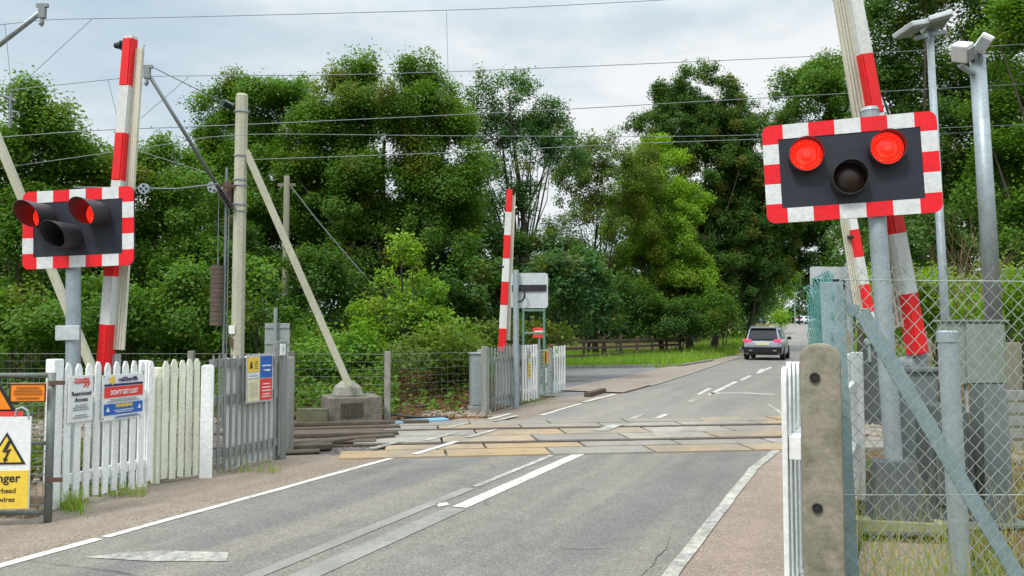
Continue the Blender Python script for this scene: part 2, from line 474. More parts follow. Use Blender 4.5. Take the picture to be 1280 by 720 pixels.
M['pave'] = asphalt_mat('brown tarmac pavement', (0.225, 0.183, 0.145), (0.305, 0.255, 0.207), (0.18, 0.142, 0.11), 0.7)
M['pave_pink'] = asphalt_mat('pinkish tarmac pavement', (0.245, 0.188, 0.148), (0.33, 0.258, 0.205), (0.25, 0.20, 0.158), 0.7)
M['pave_path'] = asphalt_mat('dusty path tarmac', (0.25, 0.205, 0.170), (0.33, 0.27, 0.225), (0.27, 0.23, 0.19), 0.5)
M['side'] = asphalt_mat('grey side road tarmac', (0.155, 0.158, 0.162), (0.205, 0.205, 0.205), (0.22, 0.21, 0.19), 0.5)

def paint_mat(name, wear, c=(0.60, 0.585, 0.53), under=(0.17, 0.168, 0.16)):
    m, nt, b = new_mat(name)
    p = world_pos(nt)
    n = noise(nt, p, 14, 7, 0.75); n2 = noise(nt, p, 110, 2, 0.6); n3 = noise(nt, p, 1.7, 3, 0.5)
    s = math_n(nt, 'MULTIPLY_ADD', n, 0.6); s.node.inputs[2].default_value = 0.0
    s = math_n(nt, 'ADD', s, math_n(nt, 'MULTIPLY', n2, 0.25)); s = math_n(nt, 'ADD', s, math_n(nt, 'MULTIPLY', n3, 0.15))
    f = ramp(nt, [(wear - 0.07, 1.0), (wear + 0.10, 0.0)], s).outputs[0]
    col = mixc(nt, f, c, under)
    col = mixc(nt, 1.0, col, ramp(nt, [(0.3, 0.82), (0.7, 1.08)], n3).outputs[0], 'MULTIPLY')
    nt.links.new(col, b.inputs['Base Color']); b.inputs['Roughness'].default_value = 0.7
    return m
M['paint'] = paint_mat('worn white road paint', 0.41)
M['paint_worn'] = paint_mat('very worn road paint', 0.47, (0.50, 0.485, 0.42))
M['paint_ghost'] = paint_mat('ghost of old road paint', 0.48, (0.275, 0.267, 0.232), (0.205, 0.20, 0.185))

# ---- ground sheet, one mesh to the horizon
def lin(a, b, n): return [a + (b - a) * i / n for i in range(n)]
xs = [-3000, -1200, -500] + lin(-200, -60, 7) + lin(-60, 90, 60) + lin(90, 240, 15) + [240, 500, 1200, 3000]
ys = [-400, -100] + lin(-30, 60, 45) + lin(60, 220, 32) + [220, 400, 900, 3000]
gv = [(x, y, hz(x, y) - 0.02) for y in ys for x in xs]; nx = len(xs)
gf = [(j * nx + i, j * nx + i + 1, (j + 1) * nx + i + 1, (j + 1) * nx + i) for j in range(len(ys) - 1) for i in range(nx - 1)]
tag(MB().add(gv, gf).build('ground', ground_mat(), smooth=True), kind='structure')

def strip(name, lo, hi, z, mat, t0, t1, step=1.0, cross=4, kerb=0.0):
    """a strip between two offsets (numbers or functions of t) along the road"""
    fl = lo if callable(lo) else (lambda t: lo); fh = hi if callable(hi) else (lambda t: hi)
    n = max(2, int(round((t1 - t0) / step))); vs = []; fs = []
    for i in range(n + 1):
        t = t0 + (t1 - t0) * i / n
        for j in range(cross + 1):
            o = fl(t) + (fh(t) - fl(t)) * j / cross
            vs.append(rd3(t, o, z))
    c = cross + 1
    for i in range(n):
        for j in range(cross): fs.append((i * c + j, i * c + j + 1, (i + 1) * c + j + 1, (i + 1) * c + j))
    mb = MB().add(vs, fs)
    if kerb:
        for side in (0, cross):
            o = len(mb.v); 
            for i in range(n + 1):
                p = vs[i * c + side]; mb.v += [p.copy(), p - Vector((0, 0, kerb))]
            for i in range(n): mb.f.append([o + 2 * i, o + 2 * i + 1, o + 2 * i + 3, o + 2 * i + 2]); mb.m.append(0)
    return tag(mb.build(name, mat), kind='structure')

DN = lambda off: 3.62 + 0.60 * off      # near edge of the crossing deck, in t
DF = lambda off: 7.45 + 0.60 * off      # far edge
def wl(t): return -2.08 - 0.75 * sm(14, 40, t)
def wr(t): return 2.205 + 0.45 * sm(8, 30, t)
def road_piece(name, tlo, thi, mat):
    vs = []; fs = []; n = 60 if thi is None else 24; c = 9
    for i in range(n + 1):
        for j in range(c):
            q = j / (c - 1)
            a = tlo(wl(6) + (wr(6) - wl(6)) * q) if callable(tlo) else tlo
            b = 190 if thi is None else thi(wl(0) + (wr(0) - wl(0)) * q)
            t = a + (b - a) * (i / n) ** (1.6 if thi is None else 1)
            o = wl(t) + (wr(t) - wl(t)) * q
            vs.append(rd3(t, o, 0.004))
    for i in range(n):
        for j in range(c - 1): fs.append((i * c + j, i * c + j + 1, (i + 1) * c + j + 1, (i + 1) * c + j))
    return tag(MB().add(vs, fs).build(name, mat), kind='structure')
road_piece('road', -16, DN, M['asphalt'])
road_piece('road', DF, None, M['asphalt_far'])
strip('pavement', -3.45, -2.08, 0.0, M['pave'], -16, 2.0, 0.6)
strip('pavement', 2.205, 3.25, 0.0, M['pave_pink'], -16, 5.1, 0.6)
strip('pavement', lambda t: -3.3 - 0.15 * sm(10, 14, t), wl, 0.0, M['pave'], 5.8, 13.0, 0.6)
# raised pinkish path beside the road beyond the crossing
strip('pavement', lambda t: -3.9 - 0.2 * sm(16, 30, t), lambda t: wl(t) - 0.06, 0.03, M['pave_path'], 12.9, 150, 1.2, kerb=0.03)
strip('kerb', lambda t: wl(t) - 0.06, lambda t: wl(t) + 0.05, 0.034, M['concrete'], 15.5, 150, 1.2, 1, kerb=0.034)
strip('pavement', 2.3, 3.3, 0.0, M['pave'], 9.4, 30, 1)
# side road on the far left
sp_ = [g(*p) for p in ((668, 494), (560, 476), (560, 463), (715, 460.5), (852, 458.5), (915, 447), (905, 454), (800, 474), (745, 491), (712, 496))]
tag(MB().add([(p.x, p.y, 0.002) for p in sp_], [tuple(range(len(sp_)))]).build('side_road', M['side']), kind='structure')
k = MB()
kp = [g(*p) for p in ((560, 463), (640, 462), (715, 460.5), (790, 459.7), (852, 458.5), (890, 452))]
for a, b in zip(kp, kp[1:]): k.bar((a.x, a.y, 0.05), (b.x, b.y, 0.05), 0.14, 0.13)
tag(k.build('kerb', M['concrete'], bevel=0.01), kind='structure')

pts = []
for _ in range(1500):
    t_ = rnd.uniform(-6, 3.5); o_ = -2.09 - abs(rnd.gauss(0, .13)) if rnd.random() < .75 else rnd.uniform(-3.4, -2.1)
    pts.append(tuple(rd3(t_, o_, .002)))
for _ in range(120): pts.append(tuple(rd3(rnd.uniform(-5, 4.5), 2.23 + abs(rnd.gauss(0, .10)), .002)))
GRIT = pts
# ---- bank rising behind the lineside fence
def bank_z(px, y):
    return max(0.0, 1.25 * sm(14.9, 20.5, y) * (1 - sm(585, 640, px))) * (1 + .12 * math.sin(px * .05 + y * 1.3))
vs = []; nb = 70; mbk = 16
for j in range(mbk + 1):
    y = 14.7 + 9.3 * j / mbk
    for i in range(nb + 1):
        px = -260 + 920 * i / nb; z = bank_z(px, y) if y < 23.4 else -.2
        vs.append(((px - 640) / F * y, y, z - .03 + rnd.uniform(-.03, .03)))
tag(MB().add(vs, [(j * (nb + 1) + i, j * (nb + 1) + i + 1, (j + 1) * (nb + 1) + i + 1, (j + 1) * (nb + 1) + i) for j in range(mbk) for i in range(nb)]).build('bank', ground_mat(), smooth=True), kind='structure')

ps = [g(*p) for p in ((1078, 676), (1188, 680), (1215, 760), (1060, 760))]
tag(MB().add([(p.x, p.y, -.004) for p in ps], [(0, 1, 2, 3)]).build('pavement', M['pave_pink']), kind='structure')
a_, b_ = g(737, 496.5), g(757, 490.5)
dg_ = thing('drain_kerb', 'dark gully kerb at the corner of the path beyond the crossing', 'drain', ((a_.x + b_.x) / 2, (a_.y + b_.y) / 2, 0), math.atan2(b_.y - a_.y, b_.x - a_.x))
Ld = (b_ - a_).length
MB().box((0, .06, .05), (Ld, .16, .11)).build('kerb', M['sleeper'], dg_, bevel=.015)
mb = MB()
for i in range(7): mb.box((-Ld * .4 + Ld * .8 * i / 6, -.024, .05), (Ld * .07, .012, .07))
mb.build('grate', M['rust'], dg_)
# an open crack wandering across the near lane
cm = MB(); cx = [(838, 672), (832, 688), (822, 696), (818, 706), (806, 716), (800, 724)]
cp_ = []
for (x0, y0), (x1, y1) in zip(cx, cx[1:]):
    for q in range(4): cp_.append(g(x0 + (x1 - x0) * q / 4 + rnd.uniform(-1.5, 1.5), y0 + (y1 - y0) * q / 4))
for p, q in zip(cp_, cp_[1:]):
    d = Vector((q.y - p.y, p.x - q.x, 0)).normalized() * rnd.uniform(.001, .0035); cm.add([(p.x - d.x, p.y - d.y, .0075), (p.x + d.x, p.y + d.y, .0075), (q.x + d.x, q.y + d.y, .0075), (q.x - d.x, q.y - d.y, .0075)], [(0, 1, 2, 3)])
tag(cm.build('road_crack', M['groove_black0'], fix=False), kind='structure')
# ---- painted markings
def mark(poly, mat, z=0.009):
    return [Vector((p[0], p[1], hz(p[0], p[1]) + z)) for p in poly]
mk = {'paint': MB(), 'paint_worn': MB(), 'paint_ghost': MB()}
def line(t0, t1, off, w, m='paint', z=0.009, jit=0.0, off1=None):
    n = max(1, int(abs(t1 - t0) / 0.5)); pts = []
    for i in range(n + 1):
        t = t0 + (t1 - t0) * i / n
        o = off + ((off1 if off1 is not None else off) - off) * i / n
        e = rnd.uniform(-jit, jit)
        pts += [rd3(t, o - w / 2 + e, z), rd3(t, o + w / 2 + e, z)]
    mk[m].add(pts, [(2 * i, 2 * i + 1, 2 * i + 3, 2 * i + 2) for i in range(n)])
def quad_px(pts, m='paint', z=0.009):
    ps = [g(*p) for p in pts]
    mk[m].add([(p.x, p.y, hz(p.x, p.y) + z) for p in ps], [tuple(range(len(ps)))])
line(-14, -2.05, -2.02, 0.10, jit=0.006); line(-2.0, 2.2, -2.02, 0.085, jit=0.006)
line(-14, 3.0, 2.16, 0.10, 'paint_worn', jit=0.008); line(3.0, 4.85, 2.16, 0.10, 'paint_worn', jit=0.005, off1=2.28)
line(0.0, 3.35, 0.0, 0.145); line(-12, -0.05, 0.0, 0.19, 'paint_ghost')
line(0.9, 3.1, -0.29, 0.075, 'paint_worn'); line(-12, 0.8, -0.30, 0.12, 'paint_ghost')
line(3.3, 3.42, -0.22, 0.3, 'paint_worn')
quad_px([(545, 631), (558, 628.5), (562, 632), (549, 634.5)])
quad_px([(104, 698), (150, 692.5), (200, 689.5), (286, 692), (283, 703), (190, 703)], 'paint_worn')
# dashes over the deck and on the left beyond it
for a, b_, c_ in ((2.55, 3.3, -2.62), (3.5, 4.5, -2.35), (4.9, 5.6, -2.75), (6.0, 7.0, -2.45)): line(a, b_, c_, 0.09, 'paint_worn', 0.03)
line(2.35, 3.6, -1.85, 0.10, 'paint', 0.03, off1=-1.9); line(4.0, 5.0, -1.95, 0.09, 'paint_worn', 0.03)
line(6.4, 7.4, -2.75, 0.10); line(7.4, 9.9, -2.12, 0.09, 'paint', jit=0.02, off1=-2.2); line(10.2, 12.6, -2.25, 0.13, 'paint', jit=0.03)
line(7.65, 8.5, -0.05, 0.10, 'paint'); line(7.5, 8.4, -0.45, 0.10, 'paint_worn')
line(5.5, 6.4, -0.4, 0.22, 'paint_worn', 0.03)
quad_px([(884, 493.5), (889, 494), (923, 477.5), (918, 477)]); quad_px([(871, 493), (875, 493.5), (890, 485.8), (885, 485.5)])
quad_px([(858, 503), (866, 503.5), (872, 499.5), (866, 499)], 'paint_worn')
quad_px([(924, 475.5), (928, 476), (940, 470), (936, 469.6)]); quad_px([(944, 466.6), (949, 467), (966, 459.4), (962, 459)])
quad_px([(946, 464), (950, 464.3), (956, 461.3), (952, 461)])
quad_px([(888, 491.2), (930, 490.2), (969, 493), (968, 494.8), (930, 492.2), (888, 492.8)], 'paint_worn')
quad_px([(958, 505.5), (961, 505.5), (976, 514), (979, 521), (976, 521), (972, 515)], 'paint_worn')
for key, b in mk.items(): tag(b.build('road_marking', M[key], fix=False), kind='structure')

# ---- railway: ballast bed, deck panels, rails
def ballast_mat():
    m, nt, b = new_mat('railway ballast'); p = world_pos(nt)
    v = nt.nodes.new('ShaderNodeTexVoronoi'); v.inputs['Scale'].default_value = 19; nt.links.new(p, v.inputs['Vector'])
    c = ramp(nt, [(0.0, (0.13, 0.10, 0.085)), (0.5, (0.30, 0.26, 0.23)), (1.0, (0.50, 0.47, 0.44))], v.outputs['Color']).outputs[0]
    d = ramp(nt, [(0.0, 1.1), (0.55, 0.35)], v.outputs['Distance']).outputs[0]
    c = mixc(nt, 1.0, c, d, 'MULTIPLY')
    c = mixc(nt, ramp(nt, [(0.5, 0.0), (0.7, 0.6)], noise(nt, p, 0.8, 4)).outputs[0], c, (0.17, 0.10, 0.06))
    nt.links.new(c, b.inputs['Base Color']); b.inputs['Roughness'].default_value = 1
    inv = math_n(nt, 'SUBTRACT', 1.0, v.outputs['Distance']); bump(nt, b, inv, 1.0, 0.05)
    return m
M['ballast'] = ballast_mat()
for w0, w1 in ((-60, -3.15), (3.3, 60)):
    vs = []; fs = []; n = 60; prof = (-3.1, -2.4, -1.3, 0, 1.3, 2.4, 3.1); c = len(prof)
    for i in range(n + 1):
        w = w0 + (w1 - w0) * i / n
        for v in prof: vs.append(tr3(w, v, (-0.009 if abs(v) < 3 else -0.04)))
    for i in range(n):
        for j in range(c - 1): fs.append((i * c + j, i * c + j + 1, (i + 1) * c + j + 1, (i + 1) * c + j))
    tag(MB().add(vs, fs).build('railway_ballast', M['ballast']), kind='structure')

def deck_mat():
    m, nt, b = new_mat('crossing deck panels'); p = world_pos(nt)
    a = nt.nodes.new('ShaderNodeAttribute'); a.attribute_name = 'shade'
    o = nt.nodes.new('ShaderNodeAttribute'); o.attribute_name = 'warm'
    c = ramp(nt, [(0.0, (0.215, 0.195, 0.170)), (1.0, (0.35, 0.325, 0.285))], a.outputs['Fac']).outputs[0]
    n = noise(nt, p, 2.2, 6, 0.7); n2 = noise(nt, p, 60, 3, 0.7)
    of = math_n(nt, 'MULTIPLY', o.outputs['Fac'], ramp(nt, [(0.25, 0.45), (0.62, 1.0)], n).outputs[0])
    c = mixc(nt, of, c, (0.40, 0.27, 0.125))
    c = mixc(nt, 1.0, c, ramp(nt, [(0.3, 0.8), (0.7, 1.15)], n2).outputs[0], 'MULTIPLY')
    c = mixc(nt, ramp(nt, [(0.50, 0.0), (0.72, 0.75)], n).outputs[0], c, (0.15, 0.135, 0.115))
    pr = world_pos(nt, -ROAD_ROT); mp = nt.nodes.new('ShaderNodeMapping'); mp.inputs['Scale'].default_value = (1.0, 0.10, 1.0); nt.links.new(pr, mp.inputs[0])
    tr_ = noise(nt, mp.outputs[0], 1.3, 5, 0.65)
    c = mixc(nt, ramp(nt, [(0.45, 0.0), (0.62, 0.7)], tr_).outputs[0], c, (0.20, 0.185, 0.165))
    nt.links.new(c, b.inputs['Base Color']); b.inputs['Roughness'].default_value = 0.85
    bump(nt, b, n2, 0.3, 0.004)
    return m
M['deck'] = deck_mat()
M['groove_black'] = simple('near black groove bottom', (.025, .023, .02), .9, (.06, .05, .04), .5, 8)  # near-black tone seen at the bottom of the deck gaps
rows = [(-1.90, -1.34), (-1.30, -0.87), (-0.64, -0.03), (0.0, 0.64), (0.87, 1.32), (1.35, 1.90)]
dk = MB(); shade = []; warm = []
orange = {(0, 0): 1, (0, 1): 1, (1, 0): 1, (1, 1): 1, (2, 1): 0.7, (3, 1): .9, (0, 4): .8, (0, 3): .8, (2, 4): .9, (5, 5): .9, (4, 5): .9, (5, 4): .6, (4, 1): .7, (3, 2): .5}
for r_, (v0, v1) in enumerate(rows):
    w = -4.15 + (0.55 if r_ % 2 else 0.0); i = 0
    wlim0, wlim1 = -4.15 + 0.05 * r_, 4.4
    while w < wlim1:
        a_, b_ = max(w, wlim0), min(w + 1.34, wlim1)
        if b_ - a_ > 0.1:
            p = [tr3(a_ + .018, v0), tr3(b_ - .018, v0), tr3(b_ - .018, v1 - .01), tr3(a_ + .018, v1 - .01)]
            zt = 0.022 + rnd.uniform(-0.003, 0.003)
            dk.add([(q.x, q.y, -0.05) for q in p] + [(q.x, q.y, zt) for q in p],
                   [(4, 5, 6, 7), (0, 1, 5, 4), (1, 2, 6, 5), (2, 3, 7, 6), (3, 0, 4, 7)])
            s_ = rnd.uniform(0.1, 1); o_ = orange.get((r_, i), rnd.choice((0, 0, 0, .12, .25)))
            shade += [s_] * 5; warm += [o_] * 5
        w += 1.34; i += 1
do = dk.build('crossing_deck', M['deck'], fix=False); tag(do, kind='structure')
for nm, arr in (('shade', shade), ('warm', warm)):
    at_ = do.data.attributes.new(nm, 'FLOAT', 'FACE'); at_.data.foreach_set('value', arr)
for v in (-0.755, 0.755):
    mb = MB(); A, B = tr3(-60, v, 0), tr3(60, v, 0)
    for wx, z0, z1 in ((0.07, -0.03, 0.022), (0.018, -0.11, -0.03), (0.13, -0.13, -0.11)):
        d = Vector((0, 0, (z0 + z1) / 2)); mb.bar(A + d, B + d, z1 - z0, wx)
    tag(mb.build('railway_rail', M['rail_steel']), kind='structure')

cs = [tr3(-4.1, -1.88, -.012), tr3(4.35, -1.88, -.012), tr3(4.35, 1.88, -.012), tr3(-4.1, 1.88, -.012)]
tag(MB().add(cs, [(0, 1, 2, 3)]).build('deck_bed', M['groove_black'], fix=False), kind='structure')  # near-black sheet below the panels, visible only through their gaps
# ballast stones one can see as stones
def stones(name, pts, smin, smax, mat, seed=1):
    rs = np.random.default_rng(seed); bm = bmesh.new(); bmesh.ops.create_icosphere(bm, subdivisions=1, radius=1)
    bv = np.array([v.co[:] for v in bm.verts]); bf = np.array([[v.index for v in f.verts] for f in bm.faces]); bm.free()
    V = []; Fc = []; k = len(bv)
    for i, p in enumerate(pts):
        s = rs.uniform(smin, smax) * rs.uniform(0.6, 1.2, 3)
        q = bv * (1 + rs.uniform(-0.28, 0.28, (k, 1))) * s
        a = rs.uniform(0, 2 * PI); q = q @ np.array([[math.cos(a), -math.sin(a), 0], [math.sin(a), math.cos(a), 0], [0, 0, 1]])
        V.append(q + np.array(p) + [0, 0, s[2] * 0.3]); Fc.append(bf + i * k)
    me = bpy.data.meshes.new(name); me.from_pydata(np.concatenate(V).tolist(), [], np.concatenate(Fc).tolist()); me.materials.append(mat)
    o = bpy.data.objects.new(name, me); COL.objects.link(o); return o
tag(stones('grit', GRIT, 0.003, 0.0085, simple('brown grit', (.42, .34, .26), .95, (.2, .15, .11), .7, 40), 21), 'brown grit and small stones along the pavement edges', 'grit', kind='stuff')
pts = []
for _ in range(2200): pts.append(tr3(rnd.uniform(3.4, 11), rnd.uniform(-3.2, 1.5), 0.0))
for _ in range(2200):
    q = tr3(rnd.uniform(-9.5, -3.6), rnd.uniform(-3.0, 3.1), 0.0); e = Vector((q.x, q.y)) - P0
    if e.dot(N) < -3.75 and not (q.y > 9.2 and e.dot(N) > -6.6): pts.append(q)
for _ in range(500): q = at(rnd.uniform(525, 612), 500, rnd.uniform(14.6, 16.8)); pts.append((q.x, q.y, -0.01))
tag(stones('ballast_stones', pts, 0.03, 0.065, M['stone']), 'loose grey and brown ballast stones beside the rails', 'ballast', kind='stuff')

# ================================================================== LEVEL CROSSING SIGNALS
def board_parts(t, Wd, H, zc, face=True, yb=-0.10):
    """backboard with chequered border; board plane at y = yb, facing -y, centred on x=0, z=zc"""
    def rr(w, h, r, n=6):
        pts = []
        for cx, cz, a0 in ((w / 2 - r, h / 2 - r, 0), (-w / 2 + r, h / 2 - r, 90), (-w / 2 + r, -h / 2 + r, 180), (w / 2 - r, -h / 2 + r, 270)):
            for k in range(n + 1):
                a = R(a0 + 90 * k / n); pts.append((cx + r * math.cos(a), cz + r * math.sin(a)))
        return pts
    Tz = Matrix.Translation((0, 0, zc))
    mb = MB(); mb.prism(rr(Wd, H, 0.07), yb, yb + 0.02, 0, Tz)
    bd = mb.build('backboard', M['board'] if face else M['sign_back'], t)
    if not face: return bd
    b = 0.125; bz = 0.12
    nx_, nz_ = 7, 5
    mb = MB(); y0, y1 = yb - 0.006, yb - 0.001
    xs_ = [-Wd / 2, -Wd / 2 + 0.165] + [-Wd / 2 + 0.165 + (Wd - 0.33) * i / 5 for i in range(1, 5)] + [Wd / 2 - 0.165, Wd / 2]
    for i in range(1, 6):
        for s in (1, -1):
            z0, z1 = (H / 2 - bz, H / 2) if s > 0 else (-H / 2, -H / 2 + bz)
            mb.prism([(xs_[i], z0), (xs_[i + 1], z0), (xs_[i + 1], z1), (xs_[i], z1)], y0, y1, 1 if i % 2 else 0, Tz)
    zs_ = [-H / 2 + 0.16 + (H - 0.32) * i / 3 for i in range(4)]
    for i in range(3):
        for s in (1, -1):
            x0, x1 = (Wd / 2 - b, Wd / 2) if s > 0 else (-Wd / 2, -Wd / 2 + b)
            mb.prism([(x0, zs_[i]), (x1, zs_[i]), (x1, zs_[i + 1]), (x0, zs_[i + 1])], y0, y1, 0 if i % 2 else 1, Tz)
    # rounded L-shaped red corners
    for sx in (1, -1):
        for sz in (1, -1):
            r = 0.07; X, Z = Wd / 2, H / 2
            pl = [(X - 0.165, Z - bz), (X - b, Z - bz), (X - b, Z - 0.16), (X, Z - 0.16), (X, Z - r)]
            pl += [(X - r + r * math.cos(R(a)), Z - r + r * math.sin(R(a))) for a in (15, 30, 45, 60, 75)]
            pl += [(X - r, Z), (X - 0.165, Z)]
            pl = [(sx * x, sz * z) for x, z in pl]
            # split the concave outline in two convex pieces
            q1 = [pl[0], pl[1]] + pl[4:]; q1 = [(sx * (X - 0.165), sz * (Z - bz)), (sx * (X - b), sz * (Z - bz)), (sx * X, sz * (Z - bz))] + pl[4:]
            mb.prism(q1, y0, y1, 0, Tz)
            mb.prism([(sx * (X - b), sz * (Z - 0.16)), (sx * X, sz * (Z - 0.16)), (sx * X, sz * (Z - bz)), (sx * (X - b), sz * (Z - bz))], y0, y1, 0, Tz)
    mb.build('chequered_border', [M['red'], M['white']], t)
    return bd

def hooded_lamp(t, x, z, r, L, lit, yb=-0.10, droop=0.0):
    """round lens with a visor open at the front lower side"""
    n = 28; mb = MB(); vs = []
    for k in range(n):
        a = 2 * PI * k / n; c, s = math.cos(a), math.sin(a)
        ln = L * (0.40 + 0.60 * (0.5 + 0.5 * s) ** 0.8)
        vs += [(x + 1.10 * r * c, yb - 0.004, z + 1.10 * r * s), (x + 1.06 * r * c, yb - 0.05 - ln, z + 1.06 * r * s - droop * ln),
               (x + 1.02 * r * c, yb - 0.05 - ln, z + 1.02 * r * s - droop * ln), (x + 1.05 * r * c, yb - 0.02, z + 1.05 * r * s)]
    fs = []
    for k in range(n):
        a, b = 4 * k, 4 * ((k + 1) % n)
        for q in range(3): fs.append((a + q, b + q, b + q + 1, a + q + 1))
    mb.add(vs, fs); h = mb.build('lamp_hood', M['hood'], t, smooth=False)
    mb = MB(); vs = []; fs = []; rings = 6
    for i in range(rings + 1):
        q = i / rings
        for k in range(n):
            a = 2 * PI * k / n
            vs.append((r * q * math.cos(a), -0.045 * (1 - q * q), r * q * math.sin(a)))
    for i in range(rings):
        for k in range(n):
            a, b = i * n + k, i * n + (k + 1) % n; fs.append((a, b, b + n, a + n))
    mb.add(vs, fs)
    ln = mb.build('lamp_lens', M['lens_red'] if lit else M['lens_amber'], t, smooth=True, fix=False)
    bm = bmesh.new(); bm.from_mesh(ln.data); bmesh.ops.remove_doubles(bm, verts=bm.verts, dist=1e-5); bmesh.ops.recalc_face_normals(bm, faces=bm.faces); bm.to_mesh(ln.data); bm.free()
    ln.location = (x, yb - 0.035, z)
    if lit: ln['label'] = 'lit red lamp'
    return h

def tilt_about_y(o, ang):   # roll within the board's own plane
    o.rotation_euler = (o.rotation_euler.x, ang, o.rotation_euler.z)

def signal(name, label, base, H_post, zc, rz, lean, Wd=1.30, H=0.78, hood=0.26, plate=None, hoodbase=False, lampz=(0.13, -0.085), lampx=(-0.36, 0.24, -0.07), lr=0.118):
    t = thing(name, label, 'traffic signal', base, rz, 'flashing signals at the level crossing')
    t.rotation_euler = (0, lean, rz)
    mb = MB(); mb.tube([(0, 0, 0), (0, 0, H_post)], 0.07, 20); mb.tube([(0, 0, H_post), (0, 0, H_post + .03)], [0.075, 0.06], 20)
    mb.build('post', M['galv'], t)
    for dz in (-0.2, 0.2):
        mb = MB(); mb.box((0, -0.078, zc + dz), (0.5, 0.02, 0.05)); mb.tube([(0, 0, zc + dz - .03), (0, 0, zc + dz + .03)], 0.077, 20); mb.build('bracket', M['galv'], t)
    board_parts(t, Wd, H, zc)
    for x, dz, lit in ((lampx[0], lampz[0], True), (lampx[1], lampz[0], True), (lampx[2], lampz[1], False)):
        hooded_lamp(t, x, zc + dz, lr, hood, lit)
    if plate:
        MB().box((0, -0.085, plate), (0.27, 0.012, 0.15)).build('number_plate', M['sign_back'], t, bevel=0.006)
    if hoodbase:
        mb = MB()
        vs = []
        for z, s in ((0.02, 0.24), (0.55, 0.14)):
            vs += [(-s, -s * .8, z), (s, -s * .8, z), (s, s * .8, z), (-s, s * .8, z)]
        mb.add(vs, [(3, 2, 1, 0), (4, 5, 6, 7), (0, 1, 5, 4), (1, 2, 6, 5), (2, 3, 7, 6), (3, 0, 4, 7)])
        mb.box((0, 0, 0.012), (0.6, 0.5, 0.024))
        mb.build('base_cover', M['dark_grey'], t, bevel=0.01)
    return t

pL = at(94, 500, 8.2); pL.z = 0
signal('crossing_signal', 'flashing red crossing signal behind the white picket panel, its long hoods seen from the side', pL, 2.98, 2.62, R(-9), R(-1.6), Wd=1.25, H=0.80, hood=0.30, plate=1.56)
pR = at(1123, 655, 6.5); pR.z = 0.0
sL = [o for o in bpy.data.objects if o.name == 'crossing_signal'][0]
sR = signal('crossing_signal', 'large flashing red crossing signal with two lit lamps behind the chain link fence', pR, 3.4, 2.92, R(-13), R(-2.4), Wd=1.34, H=0.82, hood=0.10, hoodbase=True, lampx=(-0.34, 0.275, -0.02), lr=0.130)
for ch in sL.children:
    if ch.name.split('.')[0] in ('backboard', 'chequered_border', 'lamp_hood', 'lamp_lens'): ch.location.x += 0.125
for ch in sR.children:      # the right board sits off centre, to the left of its post
    if ch.name.split('.')[0] in ('backboard', 'chequered_border', 'lamp_hood', 'lamp_lens'): ch.location.x -= 0.20

def back_signal(name, label, px, py0, py1, wpx, base_py, Y, post_px, z_bar, lean=0, rz=0, lamp=True):
    """the back of a signal that faces the other way"""
    b = at(post_px, 400, Y); b.z = 0
    c = at(px, (py0 + py1) / 2, Y); top = at(px, py0, Y); bot = at(px, py1, Y)
    t = thing(name, label, 'traffic signal', b, rz, 'backs of signals facing the far side')
    H = top.z - bot.z; Wd = wpx / F * Y
    MB().tube([(0, 0, 0), (0, 0, top.z + 0.06)], 0.06, 14).build('post', M['galv'], t)
    dx = c.x - b.x
    o = board_parts(t, Wd, H, c.z, face=False, yb=0.10); o.location.x = dx
    mb = MB(); mb.box((dx, 0.085, c.z + z_bar), (Wd * 0.92, 0.03, 0.13)); mb.box((0, 0.07, c.z + z_bar), (0.14, 0.05, 0.10))
    mb.build('mounting_rail', M['black'], t)
    mb = MB(); p0 = Vector((0.05, 0.02, c.z + z_bar))
    mb.tube([p0 + Vector((0.02 + 0.10 * math.sin(a) * 1.1, -0.04, -0.14 + 0.14 * math.cos(a))) for a in [i * PI / 10 for i in range(0, 15)]], 0.018, 6)
    mb.build('cable', M['cable_black'], t)
    return t
back_signal('crossing_signal', 'pale grey back of a signal board beside the far raised barrier', 661, 341, 385, 47, 500, 16.2, 645, 0.05, rz=R(-8))
t = back_signal('crossing_signal', 'grey back of a signal board seen over the chain link fence', 1050, 333, 374, 72, 520, 13.6, 1062, 0.0, rz=R(8))

